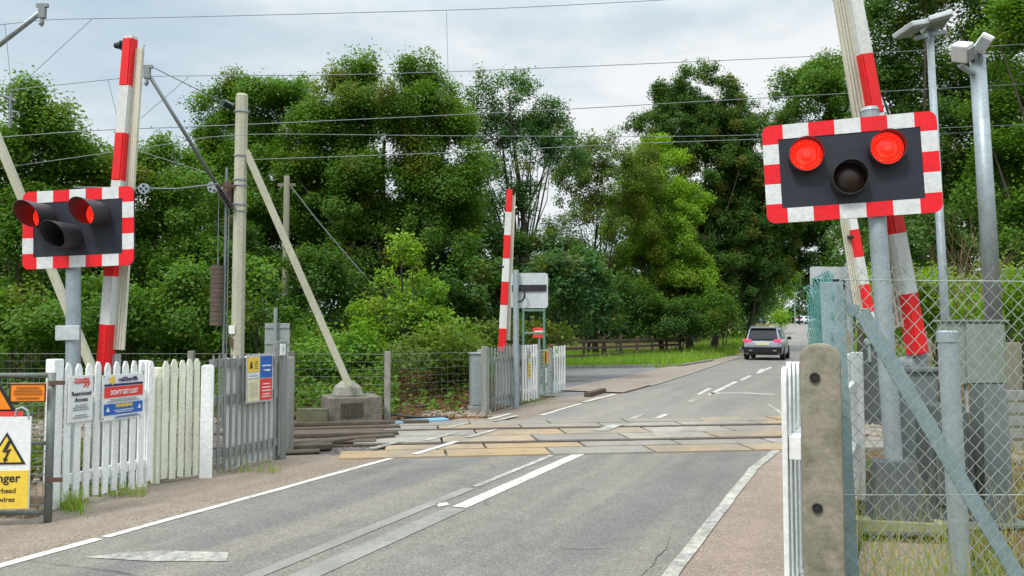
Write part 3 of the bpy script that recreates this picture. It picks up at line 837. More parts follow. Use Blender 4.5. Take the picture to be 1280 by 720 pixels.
# ================================================================== BARRIERS
def barrier(name, label, pivot_px, pivot_py, tip_px, tip_py, Y, w0, w1, band, first, skirt_side, rz=0.0, cabinet=True, cw=0.34, cmat='grey_paint', skirt_w=0.13, phase=0.0, tip_lamp=False, bands=None):
    a = at(pivot_px, pivot_py, Y); b = at(tip_px, tip_py, Y)
    L = (b - a).length
    t = thing(name, label, 'barrier', (a.x, Y, 0), rz, 'raised level crossing barriers')
    lean = math.atan2(b.x - a.x, b.z - a.z)
    Tm = Matrix.Translation((0, 0, a.z)) @ Matrix.Rotation(lean, 4, 'Y')
    # arm: tapered box split into red and white bands
    mb = MB(); z = 0.0; ci = first; cuts = [0.0]
    if phase: cuts.append(phase)
    while cuts[-1] + band < L: cuts.append(cuts[-1] + band)
    cuts.append(L)
    for i in range(len(cuts) - 1):
        z0, z1 = cuts[i], cuts[i + 1]
        vs = []
        for z in (z0, z1):
            w = (w0 + (w1 - w0) * z / L) / 2; d = 0.045 + 0.02 * (1 - z / L)
            vs += [(-w, -d, z), (w, -d, z), (w, d, z), (-w, d, z)]
        mb.add(vs, [(0, 1, 5, 4), (1, 2, 6, 5), (2, 3, 7, 6), (3, 0, 4, 7), (3, 2, 1, 0), (4, 5, 6, 7)], (first + i) % 2, Tm)
        if (first + i) % 2 == 0:   # proud red reflective panel with pale edge lines
            wa = (w0 + (w1 - w0) * z0 / L) / 2 * 0.98
            mb.box((0, -(0.045 + 0.02 * (1 - z0 / L)) - 0.004, (z0 + z1) / 2), (wa * 1.5, 0.006, (z1 - z0) * 0.97), 0, Tm)
    mb.build('barrier_arm', [M['red_arm'], M['white_arm']], t)
    # folded skirt of hanging slats along one side
    s = skirt_side; mb = MB()
    def X(z, q): return s * ((w0 + (w1 - w0) * z / L) / 2 + 0.012 + q)
    zt = L * 0.965; zb = 0.25 if cabinet else 0.1
    for q in (0.0, 0.34, 0.68, 1.0):
        mb.bar((X(zb, q * skirt_w), 0.035 + 0.02 * q, zb), (X(zt, q * skirt_w * 0.75), 0.03, zt), 0.022, 0.03)
    kn = int((zt - zb) / 0.11)
    for i in range(kn):
        z0 = zb + (zt - zb) * i / kn; z1 = z0 + 0.16
        mb.bar((X(z0, 0), 0.045, z0), (X(z1, skirt_w * 0.85), 0.045, z1), 0.012, 0.012)
    vs = [(X(zb, 0.0), 0.06, zb), (X(zb, skirt_w), 0.06, zb), (X(zt, skirt_w * 0.75), 0.05, zt), (X(zt, 0), 0.05, zt)]
    mb.add(vs + [(x, y + 0.012, z) for x, y, z in vs], [(0, 1, 2, 3), (4, 7, 6, 5), (0, 4, 5, 1), (1, 5, 6, 2), (2, 6, 7, 3), (3, 7, 4, 0)])
    mb.v = [Tm @ p for p in mb.v]
    mb.build('barrier_skirt', M['skirt'], t)
    mb = MB(); zl = L * 0.972
    if tip_lamp:
        mb.tube([(-w1 / 2 - 0.11, -0.02, zl), (-w1 / 2 - 0.02, -0.02, zl)], [0.028, 0.045], 12); mb.box((-w1 / 2 - 0.02, -0.02, zl), (0.05, 0.05, 0.09))
    if mb.v:
        mb.v = [Tm @ p for p in mb.v]; mb.build('tip_lamp', M['black'], t)
    mb = MB(); zf = 0.52; mb.tube([(-w1 / 2 - 0.07, -0.03, L * zf), (-w1 / 2 + 0.02, -0.03, L * zf)], [0.03, 0.038], 10)
    mb.v = [Tm @ p for p in mb.v]
    mb.build('arm_lamp', M['black'], t)
    if cabinet:
        mb = MB(); zc = a.z
        mb.box((0.05, 0.18, (zc - 0.15) / 2), (cw, 0.42, zc - 0.15)); mb.box((0.05, 0.18, zc - 0.14), (cw + .05, 0.47, 0.04)); mb.box((0.05, 0.18, 0.04), (cw + .1, 0.54, 0.08))
        cb = mb.build('machine_cabinet', M[cmat], t, bevel=0.012)
        mb = MB(); mb.box((0.05, -0.037, (zc - 0.2) / 2 + 0.05), (cw - .07, 0.012, zc - 0.45)); mb.tube([(0.05 + cw * .3, -0.062, zc * 0.5), (0.05 + cw * .3, -0.04, zc * 0.5)], 0.018, 10)
        mb.build('cabinet_door', M[cmat], cb, bevel=0.004)
        mb = MB(); mb.box((0.035, 0.06, zc - 0.12), (0.17, 0.07, 0.62)); mb.tube([(0.0, 0.0, zc - 0.1), (0.0, 0.2, zc - 0.1)], 0.07, 16)
        mb.build('arm_bracket', M['grey_paint'], t, bevel=0.008)
    return t

barrier('crossing_barrier', 'raised red and white barrier arm behind the left flashing signal', 131, 466, 167, 48, 8.45, 0.120, 0.115, 0.508, 0, 1, rz=R(-14), skirt_w=0.085, tip_lamp=True)
barrier('crossing_barrier', 'large raised red and white barrier arm leaning behind the big right signal', 1147, 442, 1051, -40, 6.95, 0.125, 0.115, 0.528, 0, -1, rz=R(10), skirt_w=0.11, cw=0.24, cmat='mid_grey')
barrier('crossing_barrier', 'distant raised red and white barrier in the middle, rising behind grey fence boards', 627, 440, 637, 237, 16.7, 0.160, 0.128, 0.4887, 0, 1, skirt_w=0.06)
barrier('crossing_barrier', 'thin far barrier arm seen between the right signal post and the grey signal back', 1091, 420, 1048, 182, 13.2, 0.15, 0.12, 0.46, 1, -1, skirt_w=0.10, phase=0.40, cw=0.14, cmat='dark_grey')

# ================================================================== PICKET FENCES
def fence_run(name, label, a, b, h0, h1, n, mats, pick_w=0.075, thick=0.02, rails=(0.13, 0.72), front=-1, pointed=True, end_posts=(), flip=False, group='fence panels beside the crossing', lean_last=0.0, wear=0.012, railw=0.09):
    """a run of pale boards from a to b (world xy); returns thing with local +x along the run"""
    a = Vector((a[0], a[1])); b = Vector((b[0], b[1])); L = (b - a).length; ang = math.atan2(b.y - a.y, b.x - a.x)
    t = thing(name, label, 'fence', (a.x, a.y, 0), ang, group)
    mb = MB()
    for i in range(n):
        x = pick_w / 2 + (L - pick_w) * (i / (n - 1) if n > 1 else 0); h = h0 + (h1 - h0) * x / L + rnd.uniform(-wear, wear)
        w = pick_w * rnd.uniform(0.94, 1.05); z0 = 0.03 + rnd.uniform(-0.01, 0.035); sx = rnd.uniform(-0.006, 0.006)
        tip = 0.055 if pointed else 0.006
        pl = [(x - w / 2, z0), (x + w / 2, z0 + rnd.uniform(-.01, .01)), (x + w / 2 + sx, h - tip), (x + w * 0.2 + sx, h - tip * 0.1), (x - w * 0.2 + sx, h - tip * 0.0), (x - w / 2 + sx, h - tip)]
        mb.prism(pl, -thick, 0)
    mb.build('pickets', mats[0], t, bevel=0.003)
    for r in rails:
        zr0, zr1 = h0 * r, h1 * r
        m2 = MB(); m2.bar((0.01, 0.026, zr0), (L - 0.01, 0.026, zr1), railw, 0.045)
        m2.build('rail', mats[-1], t, bevel=0.004)
    for (x, w, h, m) in end_posts:
        MB().box((x, 0.06, h / 2), (w, 0.11, h)).build('fence_post', m, t, bevel=0.012)
    return t
gL = lambda px, py: g(px, py)
A1, B1 = gL(76, 636), gL(187, 608)
pk1 = fence_run('picket_fence', 'white picket panel carrying two notices beside the left pavement', A1, B1, 1.29, 1.27, 10, [M['white_wood'], M['white_wood']], 0.066, end_posts=((-0.05, 0.10, 1.33, M['white_wood']), (1.02, 0.05, 1.28, M['white_wood'])), rails=(0.19, 0.74))
A2, B2 = gL(200, 605), gL(247, 597.5)
fence_run('picket_fence', 'cream white picket panel with yellowed paint next to the grey pickets', A2, B2, 1.27, 1.29, 5, [M['cream_wood'], M['cream_wood']], 0.068, rails=(0.13, 0.53, 0.88), end_posts=((-0.02, 0.05, 1.2, M['cream_wood']),))
A3, B3 = gL(262, 596), gL(349, 575)
pk3 = fence_run('picket_fence', 'weathered grey picket panel with a board of four notices', A3, B3, 1.31, 1.32, 13, [M['grey_wood'], M['grey_wood']], 0.036, thick=0.012, rails=(0.17, 0.62, 0.93), end_posts=((1.27, 0.12, 1.45, M['grey_wood']),))
# white boards just behind the grey pickets, seen through the gaps
e3 = (Vector((B3.x, B3.y)) - Vector((A3.x, A3.y))).normalized(); n3 = Vector((-e3.y, e3.x))
A3b = Vector((A3.x, A3.y)) + n3 * 0.075 + e3 * 0.30; B3b = Vector((B3.x, B3.y)) + n3 * 0.075 - e3 * 0.02
fence_run('picket_fence', 'white boards close behind the weathered grey pickets', A3b, B3b, 1.27, 1.29, 9, [M['white_wood'], M['white_wood']], 0.092, rails=(0.15,), pointed=True)
def post(name, label, px, base_py, top_py, wpx, mat, dpx=None, rnd_top=False, cat='post', Y=None, group=None):
    b = g(px, base_py) if Y is None else at(px, 400, Y)
    b.z = hz(b.x, b.y)
    h = at(px, top_py, b.y).z - b.z; w = wpx / F * b.y; d = w * (dpx or 0.9)
    mb = MB()
    if rnd_top:
        r = w / 2; pl = [(-r, -0.3), (r, -0.3), (r, h - r * 0.75)] + [(r * math.cos(a), h - r * 0.75 + r * 0.75 * math.sin(a)) for a in [PI * i / 12 for i in range(1, 12)]] + [(-r, h - r * 0.75)]
        mb.prism(pl, -d / 2, d / 2)
    else:
        pl = [(-w / 2, -0.2), (w / 2, -0.2), (w / 2, h - w * 0.12), (w * 0.3, h), (-w * 0.3, h), (-w / 2, h - w * 0.12)]
        mb.prism(pl, -d / 2, d / 2)
    o = mb.build(name, mat, loc=b, rz=-math.atan2(b.x, b.y), bevel=min(0.012, w * 0.1))
    tag(o, label, cat, group); return o
# white flat-topped post where white meets grey, and a grey concrete post behind the cream panel
post('fence_post', 'thick white painted gate post between the cream and grey pickets', 257, 597, 456, 15, M['white_wood'], 0.6)
post('fence_post', 'stubby grey concrete post standing behind the cream pickets', 207, 597, 457, 17, M['concrete'], 0.8)
post('fence_post', 'old grey timber post at the end of the grey pickets', 361, 566, 446, 11, M['grey_wood'], 1.2)
post('fence_post', 'rounded concrete post top behind the white picket panel', 163, 592, 462, 15, M['concrete'], 0.8, rnd_top=True)

# far left fence beyond the deck
fA, fB = gL(609, 519), gL(652, 506)
fence_run('board_fence', 'upright weathered grey boards standing beyond the crossing deck', fA, fB, 1.24, 1.28, 12, [M['grey_wood'], M['grey_wood']], 0.07, rails=(0.2, 0.8), pointed=False, end_posts=((0.03, 0.10, 1.27, M['grey_wood']),), wear=0.02)
wA, wB = gL(652, 505), gL(671, 500)
pkW = fence_run('board_fence', 'white board panel with a yellow danger notice beyond the crossing', wA, wB, 1.24, 1.26, 6, [M['white_wood'], M['white_wood']], 0.098, rails=(0.2, 0.8), pointed=False, wear=0.008)
vA, vB = gL(692, 493), gL(706, 489)
pkV = fence_run('board_fence', 'narrow white board panel with a small green notice at the side road corner', vA, vB, 1.16, 1.18, 5, [M['white_wood'], M['white_wood']], 0.11, rails=(0.2, 0.8), pointed=False, wear=0.008, end_posts=((-0.06, 0.07, 1.1, M['grey_paint']),))

# right hand white picket fence, seen almost end on
a_, b_ = rd(-3.16, 3.055), rd(1.86, 3.22)
fR = fence_run('picket_fence', 'white picket fence seen end on beside the right pavement', b_, a_, 1.36, 1.46, 34, [M['white_wood'], M['white_wood']], 0.075, rails=(0.36, 0.78), end_posts=((0.04, 0.08, 1.38, M['white_wood']),))
for x, z in ((4.86, 1.22), (4.86, 0.86)):
    MB().bar((x, 0.055, z), (x, 0.055, z - 0.16), 0.012, 0.03, side=(0, 1, 0)).build('hinge', M['cable_black'], fR)

# foreground concrete post
cp = post('fence_post', 'foreground mossy concrete post with rounded top and two bolt holes', 1024, 940, 429, 47, M['concrete_old'], 0.9, rnd_top=True, Y=2.86)
cp.parent = None
for z in (1.43, 0.98):
    mb = MB(); mb.tube([(-0.018 + 0.014 * math.cos(a), -0.068, z + 0.014 * math.sin(a)) for a in [2 * PI * i / 12 for i in range(13)]], 0.004, 6)
    mb.tube([(-0.018, -0.070, z), (-0.018, -0.06, z)], 0.009, 10)
    mb.build('bolt', M['cable_black'], cp)

# ================================================================== NOTICES
def sign(name, label, parent_fence, x, z, w, h, mat, y=-0.034, rz=0, cat='notice', border=None, group=None):
    Mx = parent_fence.matrix_basis if parent_fence else Matrix.Identity(4)
    p = Mx @ Vector((x, y, z))
    ang = parent_fence.rotation_euler.z if parent_fence else 0
    t = thing(name, label, cat, p, ang + rz, group)
    MB().box((0, 0, 0), (w, 0.012, h)).build('sign_plate', mat, t, bevel=0.003)
    return t
def blk(t, name, x, z, w, h, mat, y=-0.009):
    return MB().box((x, y, z), (w, 0.005, h)).build(name, mat, t)
def bars(t, x, zs, w, mat, h=0.006):
    mb = MB()
    for i, z in enumerate(zs): mb.box((x, -0.011, z), (w * (1 if i % 3 else 0.8), 0.005, h))
    return mb.build('small_print', mat, t)
s = sign('notice_board', 'white restricted access notice with a small red logo on the white pickets', pk1, 0.15, 0.965, 0.27, 0.42, M['sign_white'])
lettering('Restricted', 0.052, M['sign_black'], s, 0, 0.045, bold=0.0012)
lettering('Access', 0.052, M['sign_black'], s, 0, -0.010, bold=0.0012)
lettering('NetworkRail', 0.030, M['sign_red'], s, 0, 0.175, bold=0.001)
mb = MB()
for i, (x0, x1, zz) in enumerate(((-0.09, 0.09, 0.150), (-0.07, 0.09, 0.138))): mb.prism([(x0, zz), (x1, zz + .002), (x1, zz + .010), (x0, zz + .007)], -0.013, -0.009)
for dx in (0, 0.035): mb.prism([(0.02 + dx, 0.10), (0.034 + dx, 0.10), (0.06 + dx, 0.135), (0.04 + dx, 0.135)], -0.0135, -0.0095)
mb.build('logo', M['sign_red'], s)
bars(s, 0, (-0.06, -0.08, -0.10, -0.15, -0.17), 0.17, M['sign_grey'])
s = sign('notice_board', 'red, white and blue warning notice cable tied to the white pickets', pk1, 0.655, 0.945, 0.54, 0.435, M['sign_white'], rz=R(2))
blk(s, 'navy_band', 0, 0.118, 0.50, 0.022, M['sign_navy']); blk(s, 'red_band', 0, 0.050, 0.50, 0.10, M['sign_red']); blk(s, 'blue_band', 0, -0.112, 0.50, 0.105, M['sign_blue'])
lettering('railSheriffs', 0.062, M['sign_navy'], s, 0.05, 0.165, bold=0.0015)
lettering("DON'T GET LOST", 0.058, M['sign_white'], s, 0.0, 0.045, y=-0.013, bold=0.002, squeeze=0.78)
lettering('WARNING', 0.046, M['sign_yellow'], s, 0.0, -0.083, y=-0.013, bold=0.0025)
bars(s, 0.0, (-0.02, -0.038), 0.42, M['sign_grey']); bars(s, 0.05, (-0.185, -0.197), 0.34, M['sign_blue'], 0.005)
mb = MB(); mb.box((0, -0.0115, -0.125), (0.26, 0.004, 0.006)); mb.box((0, -0.0115, -0.142), (0.22, 0.004, 0.006))
for x in (-0.205, 0.205): mb.prism([(x - .022, -0.13), (x + .022, -0.13), (x, -0.085)], -0.0135, -0.0095)
mb.build('white_print', M['sign_white'], s)
mb = MB(); pl = [(-0.155 + (0.05 if i % 2 == 0 else 0.026) * math.sin(2 * PI * i / 12), 0.165 + (0.05 if i % 2 == 0 else 0.026) * math.cos(2 * PI * i / 12)) for i in range(12)]
mb.prism(pl, -0.012, -0.007); mb.build('star_badge', M['sign_yellow'], s)
for x, z in ((-0.26, 0.2), (0.26, 0.2), (-0.26, -0.2)): MB().tube([(x, -0.012, z), (x, 0.02, z + 0.06)], 0.004, 6).build('cable_tie', M['cable_black'], s)

# board of four notices on the grey pickets
s = sign('notice_board', 'board of four notices, blue and red and yellow and cream, on the grey pickets', pk3, 0.76, 1.02, 0.37, 0.56, M['sign_back'], y=-0.03)
s.scale = (1.28, 1, 1)
blk(s, 'yellow_plate', -0.09, 0.165, 0.155, 0.17, M['sign_yellow']); blk(s, 'white_plate', -0.09, 0.038, 0.155, 0.06, M['sign_white'])
blk(s, 'blue_plate', 0.088, 0.13, 0.165, 0.255, M['sign_blue']); blk(s, 'red_plate', 0.088, -0.135, 0.165, 0.25, M['sign_red']); blk(s, 'cream_plate', -0.09, -0.135, 0.155, 0.25, M['sign_cream'])
bars(s, 0.088, (-0.07, -0.11, -0.15, -0.19, -0.22), 0.12, M['sign_white'], 0.012); bars(s, -0.09, [-0.05 - .018 * i for i in range(10)], 0.12, M['sign_grey'], 0.004)
mb = MB(); mb.box((0.088, -0.0115, 0.145), (0.13, 0.004, 0.014)); mb.prism([(0.03, 0.10), (0.15, 0.10), (0.12, 0.075), (0.07, 0.085)], -0.0135, -0.0095); mb.build('logo', M['sign_white'], s)
mb = MB(); mb.prism([(-0.145, 0.12), (-0.105, 0.12), (-0.118, 0.2), (-0.132, 0.2)], -0.0135, -0.0095); mb.build('pictogram', M['sign_black'], s)
bars(s, -0.058, (0.2, 0.18, 0.16, 0.14, 0.12), 0.05, M['sign_black'], 0.007); bars(s, -0.09, (0.045, 0.03), 0.12, M['sign_grey'], 0.007)
s = sign('number_plate', 'small white plate with a dark figure on top of the grey pickets', pk3, 1.19, 1.345, 0.10, 0.14, M['sign_white'], y=-0.03)
lettering('1', 0.07, M['sign_grey'], s, 0, 0, bold=0.002)

def warning_triangle(t, x, z, s_, y=-0.009, bolt=True):
    """black edged yellow triangle with a lightning bolt"""
    h = s_ * 0.866
    def tri(k, cz): return [(x - s_ / 2 * k, cz - h / 3 * k), (x + s_ / 2 * k, cz - h / 3 * k), (x, cz + h * 2 / 3 * k)]
    tb = MB().prism(tri(1, z), y - 0.003, y).build('warning_triangle', M['sign_black'], t, bevel=0.001)
    MB().prism(tri(0.80, z), y - 0.0065, y - 0.0035).build('yellow_face', M['sign_yellow'], tb)
    mb = MB(); k = s_
    mb.prism([(x + .05 * k, z + .36 * k), (x + .13 * k, z + .33 * k), (x + .03 * k, z + .12 * k), (x - .10 * k, z + .06 * k)], y - 0.010, y - 0.007)
    mb.prism([(x - .10 * k, z + .06 * k), (x - .02 * k, z + .08 * k), (x + .12 * k, z + .14 * k), (x + .13 * k, z + .10 * k), (x - .02 * k, z + .03 * k)], y - 0.0104, y - 0.0074)
    mb.prism([(x + .06 * k, z + .115 * k), (x + .12 * k, z + .13 * k), (x + .01 * k, z - .14 * k), (x - .035 * k, z - .12 * k)], y - 0.0108, y - 0.0078)
    mb.prism([(x - .07 * k, z - .10 * k), (x + .055 * k, z - .15 * k), (x - .035 * k, z - .24 * k)], y - 0.0112, y - 0.0082)
    mb.build('lightning_bolt', M['sign_black'], tb)

# big danger sign on the mesh gate, cut by the frame edge
pD = at(36, 577, 6.55)
s = thing('warning_sign', 'large white and yellow danger sign with lightning triangle on the mesh gate', 'warning sign', (pD.x - 0.215, 6.55, 0.0), R(6))
zt, zb_ = at(36, 521, 6.55).z, at(36, 637, 6.55).z
MB().box((0, 0, (zt + zb_) / 2), (0.43, 0.012, zt - zb_)).build('sign_plate', M['sign_white'], s, bevel=0.003)
blk(s, 'yellow_panel', 0, zb_ + 0.16, 0.418, 0.305, M['sign_yellow'])
warning_triangle(s, 0.035, at(36, 567, 6.55).z, 0.30)
lettering('Danger', 0.098, M['sign_black'], s, 0.0, zb_ + 0.250, y=-0.013, bold=0.002)
lettering('Overhead', 0.058, M['sign_black'], s, 0.0, zb_ + 0.150, y=-0.013, bold=0.0008)
lettering('live wires', 0.058, M['sign_black'], s, 0.0, zb_ + 0.080, y=-0.013, bold=0.0008)
blk(s, 'red_strip', -0.03, zt + 0.022, 0.36, 0.042, M['sign_red'], y=0.0)
mb = MB(); mb.tube([(0.09, 0, zt), (0.10, 0, zt + 0.06), (0.14, 0, zt + 0.075), (0.18, 0, zt + 0.05), (0.20, 0, zt - 0.02)], 0.011, 8); mb.build('bracket', M['galv'], s)
# orange notice and orange triangle above it
pO = at(35, 491, 6.64)
s = thing('notice_board', 'small plain orange notice with a dark border high on the mesh gate', 'notice', pO, R(6))
MB().box((0, 0, 0), (0.285, 0.01, 0.155)).build('sign_plate', M['sign_orange'], s, bevel=0.003)
mb = MB()
for z, w in ((0.072, 0.28), (-0.072, 0.28)): mb.box((0, -0.008, z), (w, 0.004, 0.008))
for x in (-0.137, 0.137): mb.box((x, -0.0085, 0), (0.008, 0.004, 0.14))
mb.build('border', M['sign_black'], s)
bars(s, 0, (0.045, 0.02, -0.005, -0.04), 0.22, M['sign_dorange'], 0.012)
pO = at(-14, 498, 6.6)
s = thing('warning_sign', 'orange triangular sign partly out of view above the danger sign', 'warning sign', pO, R(6))
MB().prism([(-0.22, -0.11), (0.22, -0.11), (0, 0.27)], -0.01, 0).build('sign_plate', M['sign_black'], s, bevel=0.002)
MB().prism([(-0.18, -0.09), (0.18, -0.09), (0, 0.22)], -0.016, -0.011).build('orange_face', M['sign_orange'], s)

# notices at the far side
s = sign('warning_sign', 'grey and yellow danger notice with a triangle on the far white boards', pkW, 0.40, 0.86, 0.17, 0.66, M['sign_back'], y=-0.034)
blk(s, 'yellow_panel', 0, -0.15, 0.155, 0.33, M['sign_yellow'])
warning_triangle(s, 0, 0.16, 0.165)
bars(s, 0, (-0.05, -0.10, -0.17, -0.22, -0.27), 0.12, M['sign_black'], 0.014)
s = sign('notice_board', 'small green notice at the top of the narrow white board panel', pkV, 0.22, 1.06, 0.16, 0.13, M['sign_green'], y=-0.034)
bars(s, 0, (0.03, -0.02), 0.11, M['sign_white'], 0.015)

# mesh gap between the two far white panels, with orange and white notices
p0, p1 = g(673, 499), g(689, 495)
t = thing('mesh_gate', 'small grey mesh gate between the two far white board panels', 'gate', (p0.x, p0.y, 0), math.atan2(p1.y - p0.y, p1.x - p0.x))
Lg = (p1 - p0).length
mb = MB()
for x in (0.02, Lg): mb.tube([(x, 0, 0), (x, 0, 1.13)], 0.025, 8)
for z in (0.1, 0.6, 1.1): mb.tube([(0, 0, z), (Lg, 0, z)], 0.015, 8)
mb.build('gate_frame', M['galv'], t)
mb = MB()
for i in range(1, 9): mb.tube([(Lg * i / 9, 0, 0.1), (Lg * i / 9, 0, 1.1)], 0.005, 4)
for i in range(1, 14): mb.tube([(0, 0, 0.1 + i / 14), (Lg, 0, 0.1 + i / 14)], 0.005, 4)
mb.build('mesh', M['mesh_wire'], t)
s = sign('notice_board', 'amber notice with a black left part hung on the far mesh gate', t, Lg * .45, 0.95, 0.30, 0.30, M['sign_yellow'], y=-0.05)
blk(s, 'black_part', -0.09, 0.0, 0.10, 0.28, M['sign_black']); blk(s, 'orange_part', 0.06, 0.0, 0.15, 0.22, M['sign_orange'])
s = sign('notice_board', 'tall narrow white notice hung low on the far mesh gate', t, Lg * .45, 0.52, 0.12, 0.34, M['sign_white'], y=-0.05)
bars(s, 0, (0.1, 0.05, -0.05), 0.08, M['sign_grey'], 0.014)
# red road sign on a thin post further back
b = at(674, 430, 22); b.z = 0
t = thing('road_sign', 'small red sign with a white line on a thin post beyond the far white panels', 'road sign', b, R(-6))
ztop = at(674, 416, 22).z
MB().tube([(0, 0, 0), (0, 0, ztop + 0.15)], 0.03, 8).build('post', M['galv'], t)
MB().box((0, -0.045, ztop), (0.34, 0.02, 0.27)).build('sign_plate', M['sign_red'], t, bevel=0.01)
mb = MB(); mb.box((0, -0.059, ztop + .04), (0.24, 0.006, 0.03)); mb.box((0, -0.059, ztop - .03), (0.24, 0.006, 0.025)); mb.build('lettering', M['sign_white'], t)
# green tubular frame behind the far signal
b = at(668, 430, 19.5); b.z = 0
t = thing('tubular_frame', 'green tubular step frame standing behind the far signal back', 'frame', b, R(5))
za = at(668, 378, 19.5).z
mb = MB()
for x in (-0.27, 0.24): mb.tube([(x, 0, 0), (x, 0, za)], 0.03, 8)
for z in (za, za - 0.2, za - 0.75): mb.tube([(-0.27, 0, z), (0.24, 0, z)], 0.025, 8)
mb.build('frame', simple('green painted tube', (0.12, 0.26, 0.19), 0.5), t)

# ================================================================== MESH GATE, far left
gp = at(60, 640, 6.72); x0 = gp.x
t = thing('mesh_gate', 'galvanised wire mesh gate carrying the danger sign at the left edge', 'gate', (x0, 6.72, 0), R(6))
mb = MB(); zt = at(60, 466, 6.72).z
mb.tube([(0, 0, 0), (0, 0, zt)], 0.032, 10)
mb.tube([(-1.35, 0, zt - .02), (0, 0, zt - .02)], 0.022, 8); mb.tube([(-1.35, 0, 0.08), (0, 0, 0.08)], 0.02, 8); mb.tube([(-1.35, 0, 0.65), (0, 0, 0.65)], 0.016, 8); mb.tube([(-1.3, 0, 0), (-1.3, 0, zt)], 0.03, 10)
mb.build('gate_frame', M['gate_grey'], t, smooth=True)
mb = MB()
for i in range(1, 26): mb.tube([(-1.3 * i / 26, 0.005, 0.08), (-1.3 * i / 26, 0.005, zt - .02)], 0.0022, 4, caps=False)
for i in range(1, 18): mb.tube([(-1.3, 0.0, 0.08 + (zt - .1) * i / 18), (0, 0.0, 0.08 + (zt - .1) * i / 18)], 0.0022 if i < 5 or i > 9 else 0.004, 4, caps=False)
mb.build('mesh', M['galv'], t)
# hinges on the white post
for z in (0.35, 1.15): MB().box((0.05, -0.02, z), (0.12, 0.03, 0.035)).build('hinge', M['rust'], t)
pts = []
for i in range(60): q = g(rnd.uniform(-20, 58), rnd.uniform(634, 648)); pts.append((q.x, q.y, 0.0))
tag(stones('rubble', pts, 0.03, 0.07, M['rock'], 4), 'brown rubble and stones below the danger sign', 'rubble', kind='stuff')
q = g(46, 640); pts = [(q.x, q.y + .05, 0.0)]
tag(stones('rock', pts, 0.16, 0.17, M['rock'], 9), 'largest ochre rock at the foot of the white gate post', 'rock')

# ================================================================== OVERHEAD LINE MASTS
YM = 13.4
def mast(name, label, px, top_py, wpx, strut_top, strut_bot, Y, Ys):
    b = at(px, 400, Y); b.z = 0; H = at(px, top_py, Y).z
    t = thing(name, label, 'mast', b)
    w = wpx / F * Y / 2
    mb = MB(); mb.tube([(0, 0, 0), (0, 0, H)], [w * 1.02, w * 0.94], 8); mb.tube([(0, 0, H), (0, 0, H + 0.05)], [w * 0.98, w * 0.7], 8)
    mb.build('pole', M['concrete_mast'], t, bevel=0.012)
    for py in (140, 195, 225, 232, 256, 264):
        z = at(px, py, Y).z; MB().tube([(0, 0, z - .012), (0, 0, z + .012)], w * 1.10, 8).build('band', M['galv'], t)
    a = at(*strut_top, Y) - b; c = at(*strut_bot, Ys) - b
    mb = MB(); d = c - a
    mb.bar(a, c, 0.105, 0.105); mb.bar(a + Vector((-.06, 0, .05)), a + d * 0.02, 0.14, 0.03)
    mb.build('strut', M['concrete_mast'], t, bevel=0.01)
    return t, b, H, w
mt, mb0, MH, mw = mast('overhead_mast', 'cream concrete overhead line mast with a slanting strut to a concrete block', 297.5, 121, 17, (308, 190), (437, 483), YM, 13.6)
m2, mb1, _, _ = mast('overhead_mast', 'concrete mast outside the left frame edge with a slanting strut behind the left signal', -75, 60, 19, (-66, 20), (119, 470), 12.0, 12.0)
# notice patch on the mast
p = at(293, 412, YM) - mb0
MB().box((p.x, -mw - 0.012, p.z), (0.10, 0.012, 0.14)).build('number_plate', M['sign_white'], mt)
p = at(292, 428, YM) - mb0
MB().box((p.x, -mw - 0.012, p.z), (0.05, 0.012, 0.18)).build('stain_plate', M['rust'], mt)
# cantilever tube
def cantilever(name, label, foot, tip, Yf, Yt, r, mat, ins=True):
    a = at(*foot, Yf); b = at(*tip, Yt); o = a.copy()
    t = thing(name, label, 'cantilever', a)
    d = b - a
    mb = MB(); mb.tube([d * 0.16, d], r, 10); mb.build('tube', mat, t, smooth=True)
    mb = MB(); n = 14
    pts = [d * (0.02 + 0.14 * i / n) for i in range(n + 1)]; mb.tube(pts, [0.035 if i % 2 else 0.07 for i in range(n + 1)], 12)
    mb.build('insulator', M['insul'], t, smooth=False)
    mb = MB(); mb.box(d + Vector((0, 0, -.02)), (0.09, 0.06, 0.16)); mb.tube([d + Vector((0, 0, -.06)), d + Vector((0, 0, -.16)), d + Vector((-.03, 0, -.2))], [0.02, 0.03, 0.035], 8); mb.box(d + Vector((0, 0, .08)), (0.16, 0.04, 0.05))
    mb.build('clamp', M['wire'], t)
    return t
cantilever('cantilever_arm', 'dark slanting cantilever tube reaching up from the cream mast', (290, 262), (184, 90), YM - .1, 11.9, 0.03, M['wire'])
cantilever('cantilever_arm', 'pale grey cantilever tube entering at the top left corner', (-68, 108), (53, 14), 11.9, 10.9, 0.035, M['galv'])
# tie with insulator at mast top
a = at(291, 134, YM); b = at(187, 82, 11.9); o = a
t = thing('insulated_tie', 'thin tie with a dark green insulator at the top of the cream mast', 'tie', a)
d = b - a
mb = MB(); n = 12; mb.tube([d * (0.02 + 0.12 * i / n) for i in range(n + 1)], [0.03 if i % 2 else 0.065 for i in range(n + 1)], 12); mb.build('insulator', simple('dark green insulator', (0.02, 0.05, 0.04), 0.3), t)
MB().tube([d * 0.13, d], 0.008, 6).build('tie_wire', M['wire'], t)
